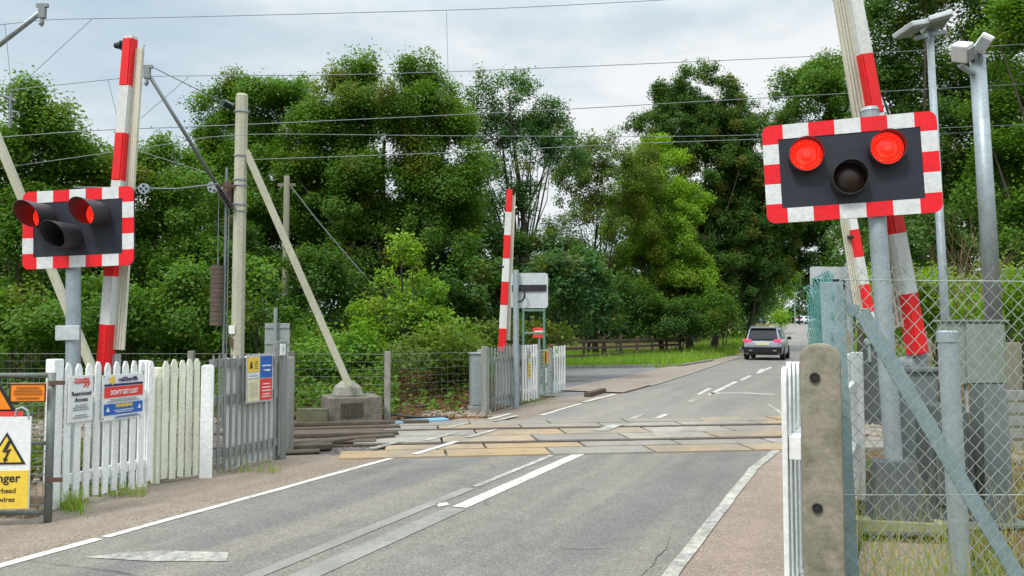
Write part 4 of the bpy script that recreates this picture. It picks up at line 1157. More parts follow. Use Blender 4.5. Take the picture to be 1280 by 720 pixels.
# tension weights and pulley
a = at(273, 370, YM); a.z = 0
t = thing('tension_weights', 'tall stack of brown tensioning weights hanging beside the cream mast', 'weights', (a.x, YM - .05, 0))
zt, zb = at(273, 332, YM).z, at(273, 407, YM).z
mb = MB(); n = 13
for i in range(n): 
    z = zb + (zt - zb) * (i + 0.5) / n; mb.tube([(0, 0, z - (zt - zb) / n * .46), (0, 0, z + (zt - zb) / n * .46)], 0.112, 14)
mb.build('weight_stack', M['weight'], t)
zp = at(265, 232, YM).z
mb = MB(); mb.tube([(0, 0, zb - .05), (0, 0, zt + .12)], 0.014, 6); mb.tube([(0, 0, zt), (0, -0.02, zp)], 0.008, 5); mb.tube([(0.12, 0, 0), (0.12, 0, zp + .3)], 0.022, 8); mb.tube([(0.17, 0, 0.6), (0.17, 0, zp)], 0.010, 6)
mb.build('guide_rod', M['wire'], t)
p = at(267, 234, YM - .2); lp = p - Vector((a.x, YM - .05, 0))
mb = MB(); mb.tube([lp + Vector((0, -.02, 0)), lp + Vector((0, .02, 0))], 0.10, 20); 
pw = mb.build('pulley', M['galv'], t)
mb = MB()
for k in range(5): mb.tube([lp + Vector((0.06 * math.cos(k * 1.257), -.026, 0.06 * math.sin(k * 1.257))), lp + Vector((0.06 * math.cos(k * 1.257), -.022, 0.06 * math.sin(k * 1.257)))], 0.02, 10)
mb.build('pulley_hole', M['black'], pw)
MB().bar(lp, lp + Vector((0.32, 0.1, 0.04)), 0.04, 0.04).build('bracket', M['rust'], t)
MB().box(at(286, 240, YM) - Vector((a.x, YM - .05, 0)), (0.13, 0.14, 0.35)).build('anchor_plate', M['rust'], t)
p = at(180, 236, 12.4)
t = thing('pulley', 'small round grey pulley beside the left signal board corner', 'pulley', p)
MB().tube([(0, -.02, 0), (0, .02, 0)], 0.085, 20).build('pulley', M['galv'], t)
mb = MB()
for k in range(4): mb.tube([(0.045 * math.cos(k * 1.57), -.026, 0.045 * math.sin(k * 1.57)), (0.045 * math.cos(k * 1.57), -.021, 0.045 * math.sin(k * 1.57))], 0.02, 10)
mb.build('pulley_hole', M['black'], t)
MB().tube([(-1.2, 0.2, 0.06), (0.5, 0, 0.0), (1.2, -0.1, 0.06)], 0.012, 6).build('wire_rope', M['wire'], t)

# strut foundation block
b0, b1 = g(411, 531), g(478, 528)
t = thing('concrete_block', 'weathered concrete anchor block at the foot of the slanting strut', 'block', (b0.x, b0.y, 0), math.atan2(b1.y - b0.y, b1.x - b0.x))
Lb = (b1 - b0).length
MB().box((Lb / 2, 0.42, 0.22), (Lb, 0.84, 0.44)).build('block', simple('dark stained concrete', (0.20, 0.175, 0.14), .95, (.06, .05, .04), .9, 5, bmp=.8), t, bevel=0.02)
mb = MB(); vs = []
for z, s in ((0.44, 0.24), (0.60, 0.20), (0.70, 0.09)): vs += [(Lb * .42 - s, 0.4 - s, z), (Lb * .42 + s, 0.4 - s, z), (Lb * .42 + s, 0.4 + s, z), (Lb * .42 - s, 0.4 + s, z)]
mb.add(vs, [(3, 2, 1, 0)] + [(4 * r + i, 4 * r + (i + 1) % 4, 4 * r + 4 + (i + 1) % 4, 4 * r + 4 + i) for r in (0, 1) for i in range(4)] + [(8, 9, 10, 11)])
mb.build('cap', M['concrete'], t, bevel=0.03)
mb = MB()
for i in range(6): mb.box((0.22 + 0.065 * i, -0.006, 0.23), (0.05, 0.014, 0.24))
mb.build('recess', simple('stained recess', (.075, .065, .05), .95, (.04, .035, .03), .7, 8), t)
c0, c1 = g(366, 535), g(411, 532)
tag(MB().box(((c0.x + c1.x) / 2, (c0.y + c1.y) / 2 + .1, 0.14), (abs(c1.x - c0.x), 0.14, 0.30), rot=(0, 0, R(4))).build('timber_wall', simple('mossy timber', (0.13, 0.13, 0.075), 0.95, (0.05, 0.05, 0.03), .7, 6, bmp=.5), bevel=0.012), 'low mossy timber retaining board left of the concrete block', 'retaining wall')

# timber beams lying on the left side of the deck
beams = [((300, 545), (480, 541), .5, .06, 'wide dark board lying flat between the timber beams'), ((300, 556), (470, 552), .5, .05, 'wide dark board lying flat nearest the grey pickets'), ((330, 569), (400, 566), .3, .05, 'short flat board beside the grey end post'), ((300, 573), (437, 553), .22, .10, 'broad pale timber beam end nearest the pavement'), ((330, 560), (492, 548), .20, .09, 'long dark timber beam second from the pavement'),
         ((330, 549), (498, 545), .18, .10, 'dark timber beam reaching furthest onto the deck'), ((340, 541), (500, 536), .2, .09, 'timber beam with a lighter worn top in the middle of the stack'), ((350, 534), (536, 530), .2, .10, 'long round edged timber beam beside the blue plastic cover'), ((330, 566), (415, 562), .24, .12, 'short thick timber beam lying by the grey fence post')]
for a, b, w, h, lb in beams:
    h *= .65
    A, B = g(*a), g(*b); A.z = B.z = h / 2 + 0.01
    o = A.copy(); mb = MB(); mb.bar((0, 0, 0), B - A, h, w * 0.8)
    tag(mb.build('timber_beam', M['sleeper'], loc=o, bevel=0.018), lb, 'timber beam', 'timber beams left of the crossing deck')
A, B = g(492, 531), g(558, 527)
mb = MB(); mb.bar((0, 0, 0), (B - A), 0.05, 0.24); mb.bar(Vector((0.03, 0.16, -.01)), (B - A) + Vector((-.1, .16, -.01)), 0.04, 0.1)
tag(mb.build('cable_cover', M['blue_sheet'], loc=A + Vector((0, 0, .04)), bevel=0.015), 'pale blue plastic cable cover lying on the ballast left of the deck', 'cable cover')
mb = MB(); pp = [at(x, y, 14.3) for x, y in ((478, 516), (490, 512), (503, 516), (520, 519), (545, 521), (560, 520))]
mb.tube([(p.x, p.y, max(0.03, p.z * .5)) for p in pp], 0.02, 6)
tag(mb.build('cable', M['cable_black'], smooth=True), 'black cable looping over the ballast right of the concrete block', 'cable')

# ================================================================== OVERHEAD WIRES
def wire(label, pts, y0, k, r=0.0055, droppers=()):
    P = []
    for px, py in pts:
        d = ray(px, py); y = y0 / (1 - k * d.x / d.y); P.append(at(px, py, y))
    # smooth with quadratic resampling
    Q = []
    for i in range(len(P) - 1):
        for s in range(6): Q.append(P[i].lerp(P[i + 1], s / 6))
    Q.append(P[-1])
    for _ in range(3): Q = [Q[0]] + [(Q[i - 1] + Q[i] * 2 + Q[i + 1]) / 4 for i in range(1, len(Q) - 1)] + [Q[-1]]
    t = MB().tube(Q, r, 6).build('overhead_wire', M['wire'], smooth=True)
    tag(t, label, 'wire', 'overhead railway wires')
    for a, b in droppers:
        pq = []
        for px, py in (a, b):
            d = ray(px, py); pq.append(at(px, py, y0 / (1 - k * d.x / d.y)))
        MB().tube(pq, 0.004, 5).build('dropper', M['wire'], t)
    return t
wire('highest overhead wire across the top left of the sky', [(-120, 42), (0, 31), (60, 24), (200, 22), (400, 17), (620, 11), (830, 0), (900, -5)], 12.05, 0.13, droppers=(((6, 30), (15, 116)), ((115, 24), (18, 113)), ((558, 14), (560, 90))))
wire('long overhead wire crossing the sky below the highest one', [(-120, 130), (0, 114), (148, 98), (183, 95), (410, 94), (560, 90), (800, 80), (1050, 69), (1300, 54)], 12.05, 0.13, droppers=(((135, 100), (150, 160)), ((236, 96), (176, 148))))
wire('overhead wire passing behind the mast top and the tree crowns', [(-60, 176), (130, 162), (255, 158), (500, 147), (720, 136), (960, 122), (1300, 104)], 17.5, 0.13, 0.009)
wire('overhead wire sagging in front of the dark trees at mid height', [(-60, 225), (0, 210), (200, 182), (262, 171), (330, 167), (560, 170), (900, 171), (1300, 155)], 13.5, 0.13)
wire('lowest overhead wire seen against the middle trees', [(300, 200), (420, 196), (560, 191), (820, 178), (1300, 163)], 19.0, 0.13, 0.009)
wire('thin slanting stay wire running down from the wooden pole into the bush', [(355, 222), (400, 280), (462, 352)], 24, 0.0, 0.016)
wire('short thin wire running from the left signal toward the mast bands', [(172, 188), (215, 202), (262, 217)], 13.0, 0.0)
p = at(13, 140, 17.0)
t = thing('wire_bracket', 'small dark overhead wire bracket above the left tree', 'bracket', p)
mb = MB(); mb.tube([(-.35, 0, .42), (0.02, 0, .28), (.11, 0, .24)], .03, 6); mb.tube([(0, 0, .42), (0, 0, -.35)], .035, 6); mb.tube([(0, 0, 0), (.16, 0, -.0), (.2, 0, -.1)], .02, 6)
mb.build('bracket', M['wire'], t)

# ================================================================== POLES AND SIGNS IN THE BACKGROUND LEFT
def pole(name, label, px, top_py, Y, wpx, mat, cat='pole'):
    b = at(px, 400, Y); b.z = hz(b.x, b.y); h = at(px, top_py, Y).z - b.z; r = wpx / F * Y / 2
    t = thing(name, label, cat, b); MB().tube([(0, 0, 0), (0, 0, h)], [r * 1.1, r * .85], 10).build('pole', mat, t, smooth=True)
    return t, h
t, h = pole('telegraph_pole', 'old wooden telegraph pole behind the slanting strut', 356, 220, 22, 8.5, M['pole_wood'])
MB().box((0, 0, h - .25), (0.5, 0.06, 0.08)).build('crossarm', M['pole_wood'], t)
b = at(345, 400, 14.8); b.z = 0
t = thing('sign_back', 'grey back of a square trackside sign on a slim post right of the mast', 'sign', b)
zt, zb = at(345, 404, 14.8).z, at(345, 455, 14.8).z
MB().tube([(0, -.03, 0), (0, -.03, at(345, 385, 14.8).z)], 0.035, 8).build('post', M['grey_paint'], t)
mb = MB(); mb.box((0.02, 0.03, (zt + zb) / 2), (0.46, 0.02, zt - zb)); mb.build('sign_plate', simple('grey green sign back', (0.34, 0.38, 0.36), .5), t, bevel=.004)
mb = MB()
for z in (zt - .08, zb + .1, (zt + zb) / 2): mb.box((0.02, 0.012, z), (0.46, 0.015, 0.03))
mb.build('stiffener', M['grey_paint'], t)

# lineside wire fence left of the far barrier: concrete posts and mesh
ft = thing('wire_fence', 'lineside wire mesh fence with slim concrete posts below the middle bushes', 'fence', (0, 0, 0))
fpx = [(-30, 14.6), (95, 14.5), (240, 14.5), (365, 14.4), (485, 14.2), (600, 15.6)]
fp = [at(px, 400, y) for px, y in fpx]
for p in fp:
    MB().box((p.x, p.y, 0.6), (0.10, 0.10, 1.2)).build('fence_post', M['concrete'], ft, bevel=.01)
mb = MB()
for a, b in zip(fp, fp[1:]):
    L = (b - a).length; n = int(L / 0.13)
    for i in range(n): q = a.lerp(b, i / n); mb.tube([(q.x, q.y, 0.05), (q.x, q.y, 1.15)], 0.0022, 3, caps=False)
    for i in range(9): z = 0.08 + 1.07 * i / 8; mb.tube([(a.x, a.y, z), (b.x, b.y, z)], 0.0024 if i < 8 else .005, 3, caps=False)
mb.build('mesh', simple('dull fence mesh', (.13, .15, .13), .6, metal=.2), ft)
a, b = g(520, 514), g(608, 506)
tag(MB().bar((a.x, a.y, .05), (b.x, b.y, .05), .12, .14).build('timber_beam', M['sleeper'], bevel=.012), 'low timber edging along the bottom of the wire fence', 'timber beam')
# grey cabinet at the end of the grey boards
b = at(597, 500, 15.2); b.z = 0; zt = at(597, 442, 15.2).z
t = thing('equipment_cabinet', 'pale grey equipment cabinet left of the far grey boards', 'cabinet', b, R(10))
MB().box((0.02, 0.2, (zt + .1) / 2), (0.27, 0.4, zt - .1)).build('body', M['grey_paint'], t, bevel=.012)
MB().box((0.02, 0.2, zt), (0.31, 0.44, 0.03)).build('lid', M['grey_paint'], t, bevel=.008)
MB().box((0.02, -0.006, zt * .52), (0.21, 0.012, zt * .75)).build('door', M['grey_paint'], t, bevel=.004)
MB().box((0.02, 0.2, 0.06), (0.34, 0.48, 0.12)).build('plinth', M['concrete'], t)

# ================================================================== FLOODLIGHT COLUMNS, right
b = at(1193, 400, 5.15); b.z = 0
t = thing('steel_post', 'thick capped round steel post standing just behind the chain link', 'post', b)
zs = at(1185, 413, 5.15).z; dx = at(1184, 420, 5.15).x - b.x
MB().tube([(0.0, 0, -.1), (dx, 0, zs)], 0.060, 20).build('tube', M['galv'], t, smooth=False)
MB().tube([(dx, 0, zs - .075), (dx, 0, zs - .01), (dx, 0, zs)], [0.066, 0.066, 0.058], 20).build('cap', M['galv'], t)
YC = 7.3
b = at(1187, 400, YC); b.z = 0
t = thing('floodlight_column', 'slim lamp column with two flat floodlights on a crossbar', 'lamp column', b)
zt = at(1163, 38, YC).z; lx = lambda px, py: at(px, py, YC).x - b.x
MB().tube([(0, 0, 0), (lx(1182, 411), 0, 1.6), (lx(1162, 38), 0, zt)], [0.045, 0.038, 0.03], 14).build('pole', M['galv'], t, smooth=True)
MB().bar((lx(1144, 47), 0.02, zt - .07), (lx(1180, 40), -.02, zt - .02), 0.035, 0.035).build('crossbar', M['galv'], t)
for px, py, rz in ((1139, 38, 0.35), (1171, 29, -0.1)):
    p = at(px, py, YC - .05) - b
    T = Matrix.Translation(p) @ Euler((R(-10), R(-15), rz)).to_matrix().to_4x4()
    h_ = MB().box((0, 0, 0.016), (0.21, 0.25, 0.05), 0, T).build('floodlight', M['sign_back'], t, bevel=.012)
    MB().box((0, 0, -0.016), (0.17, 0.21, 0.016), 0, T).build('lamp_glass', M['olive_box'], h_)
    MB().bar(p, (lx(px, 45), 0, zt - .05), 0.015, 0.03).build('bracket', M['grey_paint'], t)

b = at(1233, 400, 6.7); b.z = 0
t = thing('floodlight_column', 'thick grey lamp column with two white box floodlights pointing apart', 'lamp column', b)
lx = lambda px, py: at(px, py, 6.7).x - b.x
zt = at(1218, 70, 6.7).z; zm = at(1243, 405, 6.7).z
mb = MB(); mb.tube([(lx(1243, 405), 0, zm - .1), (lx(1222, 82), 0, zt)], [.068, .062], 16); mb.build('pole', M['galv'], t, smooth=True)
MB().tube([(lx(1222, 82), 0, zt - .05), (lx(1220, 68), 0, zt + .1)], [.062, .03], 12).build('pole_cap', M['galv'], t)
mb = MB()
mb.add([(-.13, -.12, 0), (.12, -.12, 0), (.12, .12, 0), (-.13, .12, 0), (-.09, -.09, zm - .3), (.09, -.09, zm - .3), (.09, .09, zm - .3), (-.09, .09, zm - .3)], [(3, 2, 1, 0), (4, 5, 6, 7), (0, 1, 5, 4), (1, 2, 6, 5), (2, 3, 7, 6), (3, 0, 4, 7)])
mb.tube([(0.02, 0, zm - .32), (lx(1243, 405), 0, zm)], .08, 14); mb.box((0, 0, .015), (.45, .4, .03))
mb.build('pedestal', M['mid_grey'], t, bevel=.008)
for px, py, ry in ((1203, 65, 0.55), (1229, 54, -0.6)):
    p = at(px, py, 6.6) - b
    T = Matrix.Translation(p) @ Euler((R(25), -ry, R(20) * (1 if ry > 0 else -1))).to_matrix().to_4x4()
    h_ = MB().box((0, 0, 0), (0.10, 0.14, 0.15), 0, T).build('floodlight', M['sign_white'], t, bevel=.012)
    MB().box((0, -.075, -0.01), (0.08, 0.012, 0.11), 0, T).build('lamp_glass', M['grey_paint'], h_)
    MB().bar(p, (lx(1220, 75), 0, zt - .04), .05, .03).build('bracket', M['dark_grey'], t)
    MB().bar(p + Vector((0, .04, -.1)), (lx(1222, 90), 0, zt - .18), .02, .05).build('bracket', M['galv'], t)

# cabinet on its own slim post
b = at(1202, 400, 5.7); b.z = 0
t = thing('equipment_cabinet', 'grey green steel cabinet on a slim post behind the chain link', 'cabinet', b, R(8))
q0, q1 = at(1196, 402, 5.7), at(1268, 481, 5.7)
wd = q1.x - q0.x; hh = q0.z - q1.z; cx = (q0.x + q1.x) / 2 - b.x; cz = (q0.z + q1.z) / 2
MB().bar((0.0, .1, 0), (0.0, .1, cz + hh * .4), .06, .06).build('post', simple('green stained post', (.16, .18, .12), .6), t)
bd = MB().box((cx, 0.12, cz), (wd, .2, hh)).build('body', M['olive_box'], t, bevel=.008)
MB().box((cx + .025, 0.012, cz - .005), (wd - .10, .014, hh - .03)).build('door', M['olive_box'], bd, bevel=.004)
MB().box((cx, .12, cz + hh / 2 + .008), (wd + .03, .24, .014)).build('lid', M['olive_box'], bd)
mb = MB(); mb.tube([(cx - .17, .06, cz - hh / 2), (cx - .17, .06, cz - hh / 2 - .12)], .015, 8); mb.tube([(cx - .1, .06, cz - hh / 2), (cx - .1, .05, cz - hh / 2 - .2)], .012, 8)
mb.build('conduit', M['galv'], bd)
# big dark machine box behind the signal post
b = g(1155, 650); b.z = 0
t = thing('machine_housing', 'large dark green grey barrier machine housing behind the chain link', 'cabinet', (at(1155, 400, 7.0).x, 6.75, 0), R(-10))
mb = MB(); mb.add([(-.19, -.2, .05), (.19, -.2, .05), (.19, .1, .05), (-.19, .1, .05), (-.15, -.17, .98), (.15, -.17, .98), (.15, .08, .98), (-.15, .08, .98)], [(3, 2, 1, 0), (4, 5, 6, 7), (0, 1, 5, 4), (1, 2, 6, 5), (2, 3, 7, 6), (3, 0, 4, 7)])
mb.build('body', M['dark_grey'], t, bevel=.02)
MB().box((0.0, -.04, 0.025), (.46, .42, .05)).build('base_plate', M['galv'], t)
MB().box((0.0, -.198, .5), (.24, .03, .66)).build('door', M['dark_grey'], t, bevel=.005)
a, b = g(1062, 662), g(1180, 668)
tag(MB().bar((a.x, a.y, .04), (b.x, b.y, .04), .12, .16).build('concrete_kerb', simple('mossy pale concrete', (.33, .33, .2), .95, (.14, .15, .08), .7, 6, bmp=.5), bevel=.012), 'mossy pale concrete edging in front of the signal base', 'edging')
a, b = g(1030, 600), g(1290, 606)
tag(MB().bar((a.x, a.y, .06), (b.x, b.y, .06), .12, .14).build('timber_beam', M['sleeper'], bevel=.012), 'timber edging behind the machine housing beside the ballast', 'timber beam')
for i, (px, by, ty, w, lb) in enumerate(((1062, 590, 412, 9, 'stub of grey concrete post right of the angle iron post'), (1268, 560, 428, 22, 'mossy wooden post behind the grey green cabinet'), (1163, 590, 424, 11, 'thin concrete post behind the stepped lamp column'))):
    post('fence_post', lb, px, by, ty, w, M['concrete_old'] if i != 1 else M['pole_wood'], 0.9)
t = thing('grey_boards', 'low stack of grey timber boards behind the cabinet at right edge', 'boards', (at(1275, 500, 10.2).x, 10.2, 0), R(5))
for i in range(5): MB().box((rnd.uniform(-.05, .05), 0, .12 + .16 * i), (1.0, .06, .12)).build('board', M['grey_wood'], t, bevel=.006)

# ================================================================== CHAIN LINK FENCE, right foreground
YF = 3.03
def chain_panel(x0, x1, z0, z1, dia=0.056, r=0.0024, y=0.0, spikes=True, sag=0.004):
    """interlocked zigzag wires in the local xz plane; dia = width and height of a diamond"""
    mb = MB(); p = dia / 2; n = int((x1 - x0) / p) + 1; m = int((z1 - z0) / p); rc = random.Random(5)
    for i in range(n + 1):
        xc = x0 + i * p; pts = []
        for j in range(m + 1):
            q = 1 if ((i + j) % 2) else -1
            z = z0 + (z1 - z0) * j / m
            wob = sag * math.sin(i * .31 + j * 0.17) + sag * math.sin(j * .11 + i * .07)
            pts.append((xc + q * p * 0.53 + wob + rc.uniform(-.0012, .0012), y + q * 0.003 + 0.018 * math.sin(j * .09 + i * .12), z + sag * 1.5 * math.sin(i * .23) + rc.uniform(-.0012, .0012)))
        if spikes and pts: pts.append((pts[-1][0] - (pts[-1][0] - xc) * .9, y, z1 + 0.024))
        mb.tube(pts, r, 4, caps=False)
    return mb
aP = at(1056, 400, YF)
t = thing('chain_link_fence', 'galvanised chain link fence across the right foreground with angle iron posts', 'fence', (aP.x, YF, 0), R(2))
chain_panel(-0.03, 1.75, 0.05, at(1100, 341, YF).z).build('mesh', M['mesh_wire'], t, smooth=True, fix=False)
mb = MB()
for z in (at(1100, 350, YF).z, 0.98, 0.12): mb.tube([(-.02, -.006, z), (.9, -.008, z - .006), (1.75, -.006, z)], 0.0022, 5)
mb.build('line_wire', M['mesh_wire'], t)
zt = at(1044, 352, YF).z
mb = MB(); mb.bar((.035, .03, -.3), (-0.036, 0.03, zt), 0.008, 0.090, side=(0, 1, 0)); mb.bar((.076, .062, -.3), (.005, .062, zt), .056, .008, side=(0, 1, 0))
mb.build('fence_post', M['galv_teal'], t, bevel=.002)
s0 = at(1078, 390, YF + .06) - Vector((aP.x, YF, 0)); s1 = at(1285, 735, YF + .06) - Vector((aP.x, YF, 0))
mb = MB(); mb.bar(s0, s1, 0.06, 0.007, side=(0, 0, 1)); mb.v = [p + Vector((0, 0, 0)) for p in mb.v]
dn = (s1 - s0).normalized(); up = Vector((dn.z * -1, 0, dn.x)).normalized()
mb.bar(s0 + up * .0 + Vector((0, .028, 0)) + up * 0.026, s1 + Vector((0, .028, 0)) + up * 0.026, 0.007, 0.05, side=up)
mb.bar((0.0, .045, s0.z + .02), s0 + Vector((.0, .02, 0.0)), .05, .006)
mb.build('strut', M['galv_teal'], t, bevel=.0015)
# green coated return with its own post
t2 = thing('chain_link_fence', 'short green coated chain link return seen almost end on', 'fence', (at(1037, 400, 3.07).x, 3.07, 0), math.atan2(0.50, at(1014, 400, 3.58).x - at(1037, 400, 3.07).x))
chain_panel(0.0, 0.52, 0.2, 1.80, dia=0.075, r=0.0026, sag=.010).build('mesh', M['mesh_teal'], t2, smooth=True, fix=False)
chain_panel(0.02, 0.50, 0.2, 1.76, dia=0.075, r=0.0023, y=0.035).build('mesh', M['mesh_teal'], t2, smooth=True, fix=False)
mb = MB(); mb.box((0.24, -.03, .86), (0.045, 0.05, 1.76)); mb.build('fence_post', M['galv_teal'], t2, bevel=.003)

# ================================================================== BROWN RAIL FENCE
b0, b1 = at(704, 440, 36.5), at(850, 440, 47)
t = thing('rail_fence', 'dark brown three rail wooden fence beside the side road', 'fence', (0, 0, 0))
npst = 8
for i in range(npst):
    p = b0.lerp(b1, i / (npst - 1)); MB().box((p.x, p.y, .6), (.13, .13, 1.2)).build('fence_post', M['brown_wood'], t, bevel=.01)
for z in (1.02, .68, .32): MB().bar((b0.x, b0.y - .08, z), (b1.x, b1.y - .08, z), .13, .05).build('rail', M['brown_wood'], t)

# ================================================================== CARS
def make_car(name, label, loc, rz, paint, suv=True):
    t = thing(name, label, 'car', loc, rz)
    sc_ = 1.0 if suv else 0.93
    # stations: y, half width sill, half width belt, z bottom, z belt
    lower = [(0.00, .70, .72, .42, .80), (.05, .80, .84, .34, .92), (.35, .88, .90, .24, 1.0), (1.1, .90, .92, .22, 1.02), (2.4, .90, .92, .22, 1.01), (3.3, .89, .90, .23, .99), (4.0, .86, .84, .26, .92), (4.32, .78, .74, .32, .80), (4.44, .62, .58, .40, .66)]
    def ring(y, ws, wb, z0, z1):
        zm = z0 + (z1 - z0) * .45
        r = [(-ws * .86, z0), (-ws, z0 + .08), (-wb - .015, zm), (-wb, z1 - .07), (-wb + .08, z1)]
        return [(x, y, z) for x, z in r] + [(-x, y, z) for x, z in reversed(r)]
    mb = MB(); vs = []; k = 10
    for s in lower: vs += ring(*s)
    fs = [tuple(range(k))] + [tuple(reversed(range((len(lower) - 1) * k, len(lower) * k)))]
    for i in range(len(lower) - 1):
        for j in range(k): fs.append((i * k + j, i * k + (j + 1) % k, (i + 1) * k + (j + 1) % k, (i + 1) * k + j))
    mb.add(vs, fs)
    zr = 1.62 if suv else 1.46
    # cabin: from the tailgate glass to the windscreen
    cab = [(.10, .76, .985, .76, .99), (.42, .80, 1.0, .64, zr - .07), (1.2, .82, 1.0, .68, zr), (2.3, .82, 1.0, .67, zr - .01), (2.75, .81, 1.0, .62, zr - .08), (3.45, .78, .98, .76, .99)]
    vs = []
    for y, wb, zb, wt, zt in cab: vs += [(-wb, y, zb), (-wt, y, zt - .05 * (zt > 1.1)), (-wt * .85, y, zt), (wt * .85, y, zt), (wt, y, zt - .05 * (zt > 1.1)), (wb, y, zb)]
    fs = []
    for i in range(len(cab) - 1):
        for j in range(5): fs.append((i * 6 + j, i * 6 + j + 1, (i + 1) * 6 + j + 1, (i + 1) * 6 + j))
    mb.add(vs, fs)
    mb.build('body', paint, t, bevel=.03, smooth=True)
    # glazing, set just proud of the cabin shell
    mb = MB(); mb.add([(-.68, .055, 1.03), (.68, .055, 1.03), (.59, .36, zr - .12), (-.59, .36, zr - .12)], [(0, 1, 2, 3)]); mb.v = [p + Vector((0, -.005, .012)) for p in mb.v]
    mb.build('rear_window', M['car_glass'], t)
    for s in (1, -1):
        mb = MB(); mb.add([(s * .825, .55, 1.03), (s * .825, 2.95, 1.03), (s * .70, 2.5, zr - .13), (s * .70, .62, zr - .11)], [(0, 1, 2, 3)]); mb.build('side_window', M['car_glass'], t)
        mb = MB(); mb.prism([(s * .50, .92), (s * .86, .90), (s * .87, 1.02), (s * .52, 1.0)], -.012, .06); tl = mb.build('tail_light', M['tail'], t, bevel=.008)
        MB().box((s * 1.0, 2.75, 1.05), (.2, .10, .15)).build('wing_mirror', M['car_dark'] if suv else paint, t, bevel=.03)
        for y in (.85, 3.52):
            mb = MB(); prof = [(.22, -.11), (.32, -.11), (.345, -.06), (.345, .06), (.32, .11), (.22, .11)]; n = 24; vs = []; fs = []
            for i in range(n):
                a = 2 * PI * i / n
                for r_, x in prof: vs.append((s * .83 + x, y + r_ * math.cos(a), .345 + r_ * math.sin(a)))
            for i in range(n):
                for j in range(6): fs.append((i * 6 + j, i * 6 + (j + 1) % 6, ((i + 1) % n) * 6 + (j + 1) % 6, ((i + 1) % n) * 6 + j))
            mb.add(vs, fs); w = mb.build('wheel', M['tyre'], t)
            mb = MB(); mb.tube([(s * .80, y, .345), (s * .935, y, .345)], .15, 16)
            for q in range(5): mb.bar((s * .93, y, .345), (s * .93, y + .22 * math.cos(q * 1.257), .345 + .22 * math.sin(q * 1.257)), .05, .03)
            mb.build('rim', M['alloy'], w)
    MB().box((0, -.02, .80), (.62, .02, .15)).build('number_plate', M['sign_cream'] if suv else M['sign_white'], t, bevel=.004)
    mb = MB(); mb.box((0, .10, .50), (1.72, .28, .30)); mb.box((0, .12, .32), (1.3, .25, .14)); mb.build('rear_bumper', M['car_dark'], t, bevel=.04)
    mb = MB()
    for s in (1, -1): mb.box((s * .55, -.05, .47), (.16, .03, .06))
    mb.build('reflector', M['alloy'], t)
    if suv:
        mb = MB()
        mb.box((0, .36, zr - .03), (1.18, .28, .03)); mb.build('roof_spoiler', paint, t, bevel=.01)
        mb = MB()
        for s in (1, -1): mb.bar((s * .60, .6, zr + .03), (s * .60, 2.6, zr + .03), .03, .03)
        mb.build('roof_rail', M['alloy'], t)
    if not suv: t.scale = (.95, .95, .98)
    return t
cr = g(953.5, 450.5); pc = Vector((cr.x, cr.y, hz(cr.x, cr.y) + .006))
make_car('parked_car', 'dark grey estate style car with lit tail lamps driving away up the road', pc, -R(23.6), M['car_paint']).scale = (1.07, 1.0, 1.05)
bpy.data.objects['parked_car'].name = 'car'
pw = at(999, 400, 140); pw.z = hz(pw.x, pw.y)
make_car('car', 'tiny white car far away at the bright end of the road', pw, -R(62), M['car_white'], False)

# distant person, one skinned body
pp = at(999, 400, 134); pp.z = hz(pp.x, pp.y)
J = [(0, 0, .93), (0, 0, 1.15), (0, -.01, 1.40), (0, 0, 1.52), (0, -.02, 1.66), (0, -.01, 1.76),
     (.09, 0, .88), (.11, -.02, .48), (.11, .02, .08), (.12, -.14, .03), (-.09, 0, .88), (-.12, .02, .48), (-.12, .05, .08), (-.13, -.11, .03),
     (.19, 0, 1.40), (.25, .02, 1.12), (.24, -.05, .86), (-.19, 0, 1.40), (-.25, .02, 1.12), (-.24, -.05, .86)]
E = [(0, 1), (1, 2), (2, 3), (3, 4), (4, 5), (0, 6), (6, 7), (7, 8), (8, 9), (0, 10), (10, 11), (11, 12), (12, 13), (2, 14), (14, 15), (15, 16), (2, 17), (17, 18), (18, 19)]
RAD = [.15, .14, .15, .06, .10, .07, .095, .065, .045, .04, .095, .065, .045, .04, .07, .05, .04, .07, .05, .04]
me = bpy.data.meshes.new('person'); me.from_pydata(J, E, []); po = bpy.data.objects.new('person', me); COL.objects.link(po)
sk = po.modifiers.new('skin', 'SKIN'); po.modifiers.new('sub', 'SUBSURF').levels = 1
for i, v in enumerate(me.skin_vertices[0].data): v.radius = (RAD[i], RAD[i] * .8); v.use_root = (i == 0)
dg = bpy.context.evaluated_depsgraph_get(); me2 = bpy.data.meshes.new_from_object(po.evaluated_get(dg)); po.modifiers.clear(); po.data = me2
me2.materials.clear(); me2.materials.append(M['cloth']); me2.materials.append(M['skin'])
for f in me2.polygons:
    if f.center.z > 1.52 or (abs(f.center.x) > .17 and f.center.z < .9): f.material_index = 1
po.location = pp; tag(po, 'tiny distant person in dark clothes standing in front of the white car', 'person')
bm = bmesh.new(); bmesh.ops.create_uvsphere(bm, u_segments=10, v_segments=6, radius=.115); bmesh.ops.translate(bm, verts=bm.verts, vec=(0, .025, 1.72)); hm = bpy.data.meshes.new('hair'); bm.to_mesh(hm); bm.free(); hm.materials.append(M['cloth'])
ho = bpy.data.objects.new('hair', hm); COL.objects.link(ho); ho.parent = po
b = at(994, 400, 120); b.z = hz(b.x, b.y)
t = thing('street_lamp', 'thin pale lamp post at the far end of the road', 'street lamp', b)
MB().tube([(0, 0, 0), (0, 0, 5.0)], [.09, .06], 8).build('pole', M['galv'], t); MB().tube([(0, 0, 5.0), (.3, 0, 5.15), (.8, 0, 5.2)], .05, 6).build('lamp_head', M['galv'], t)

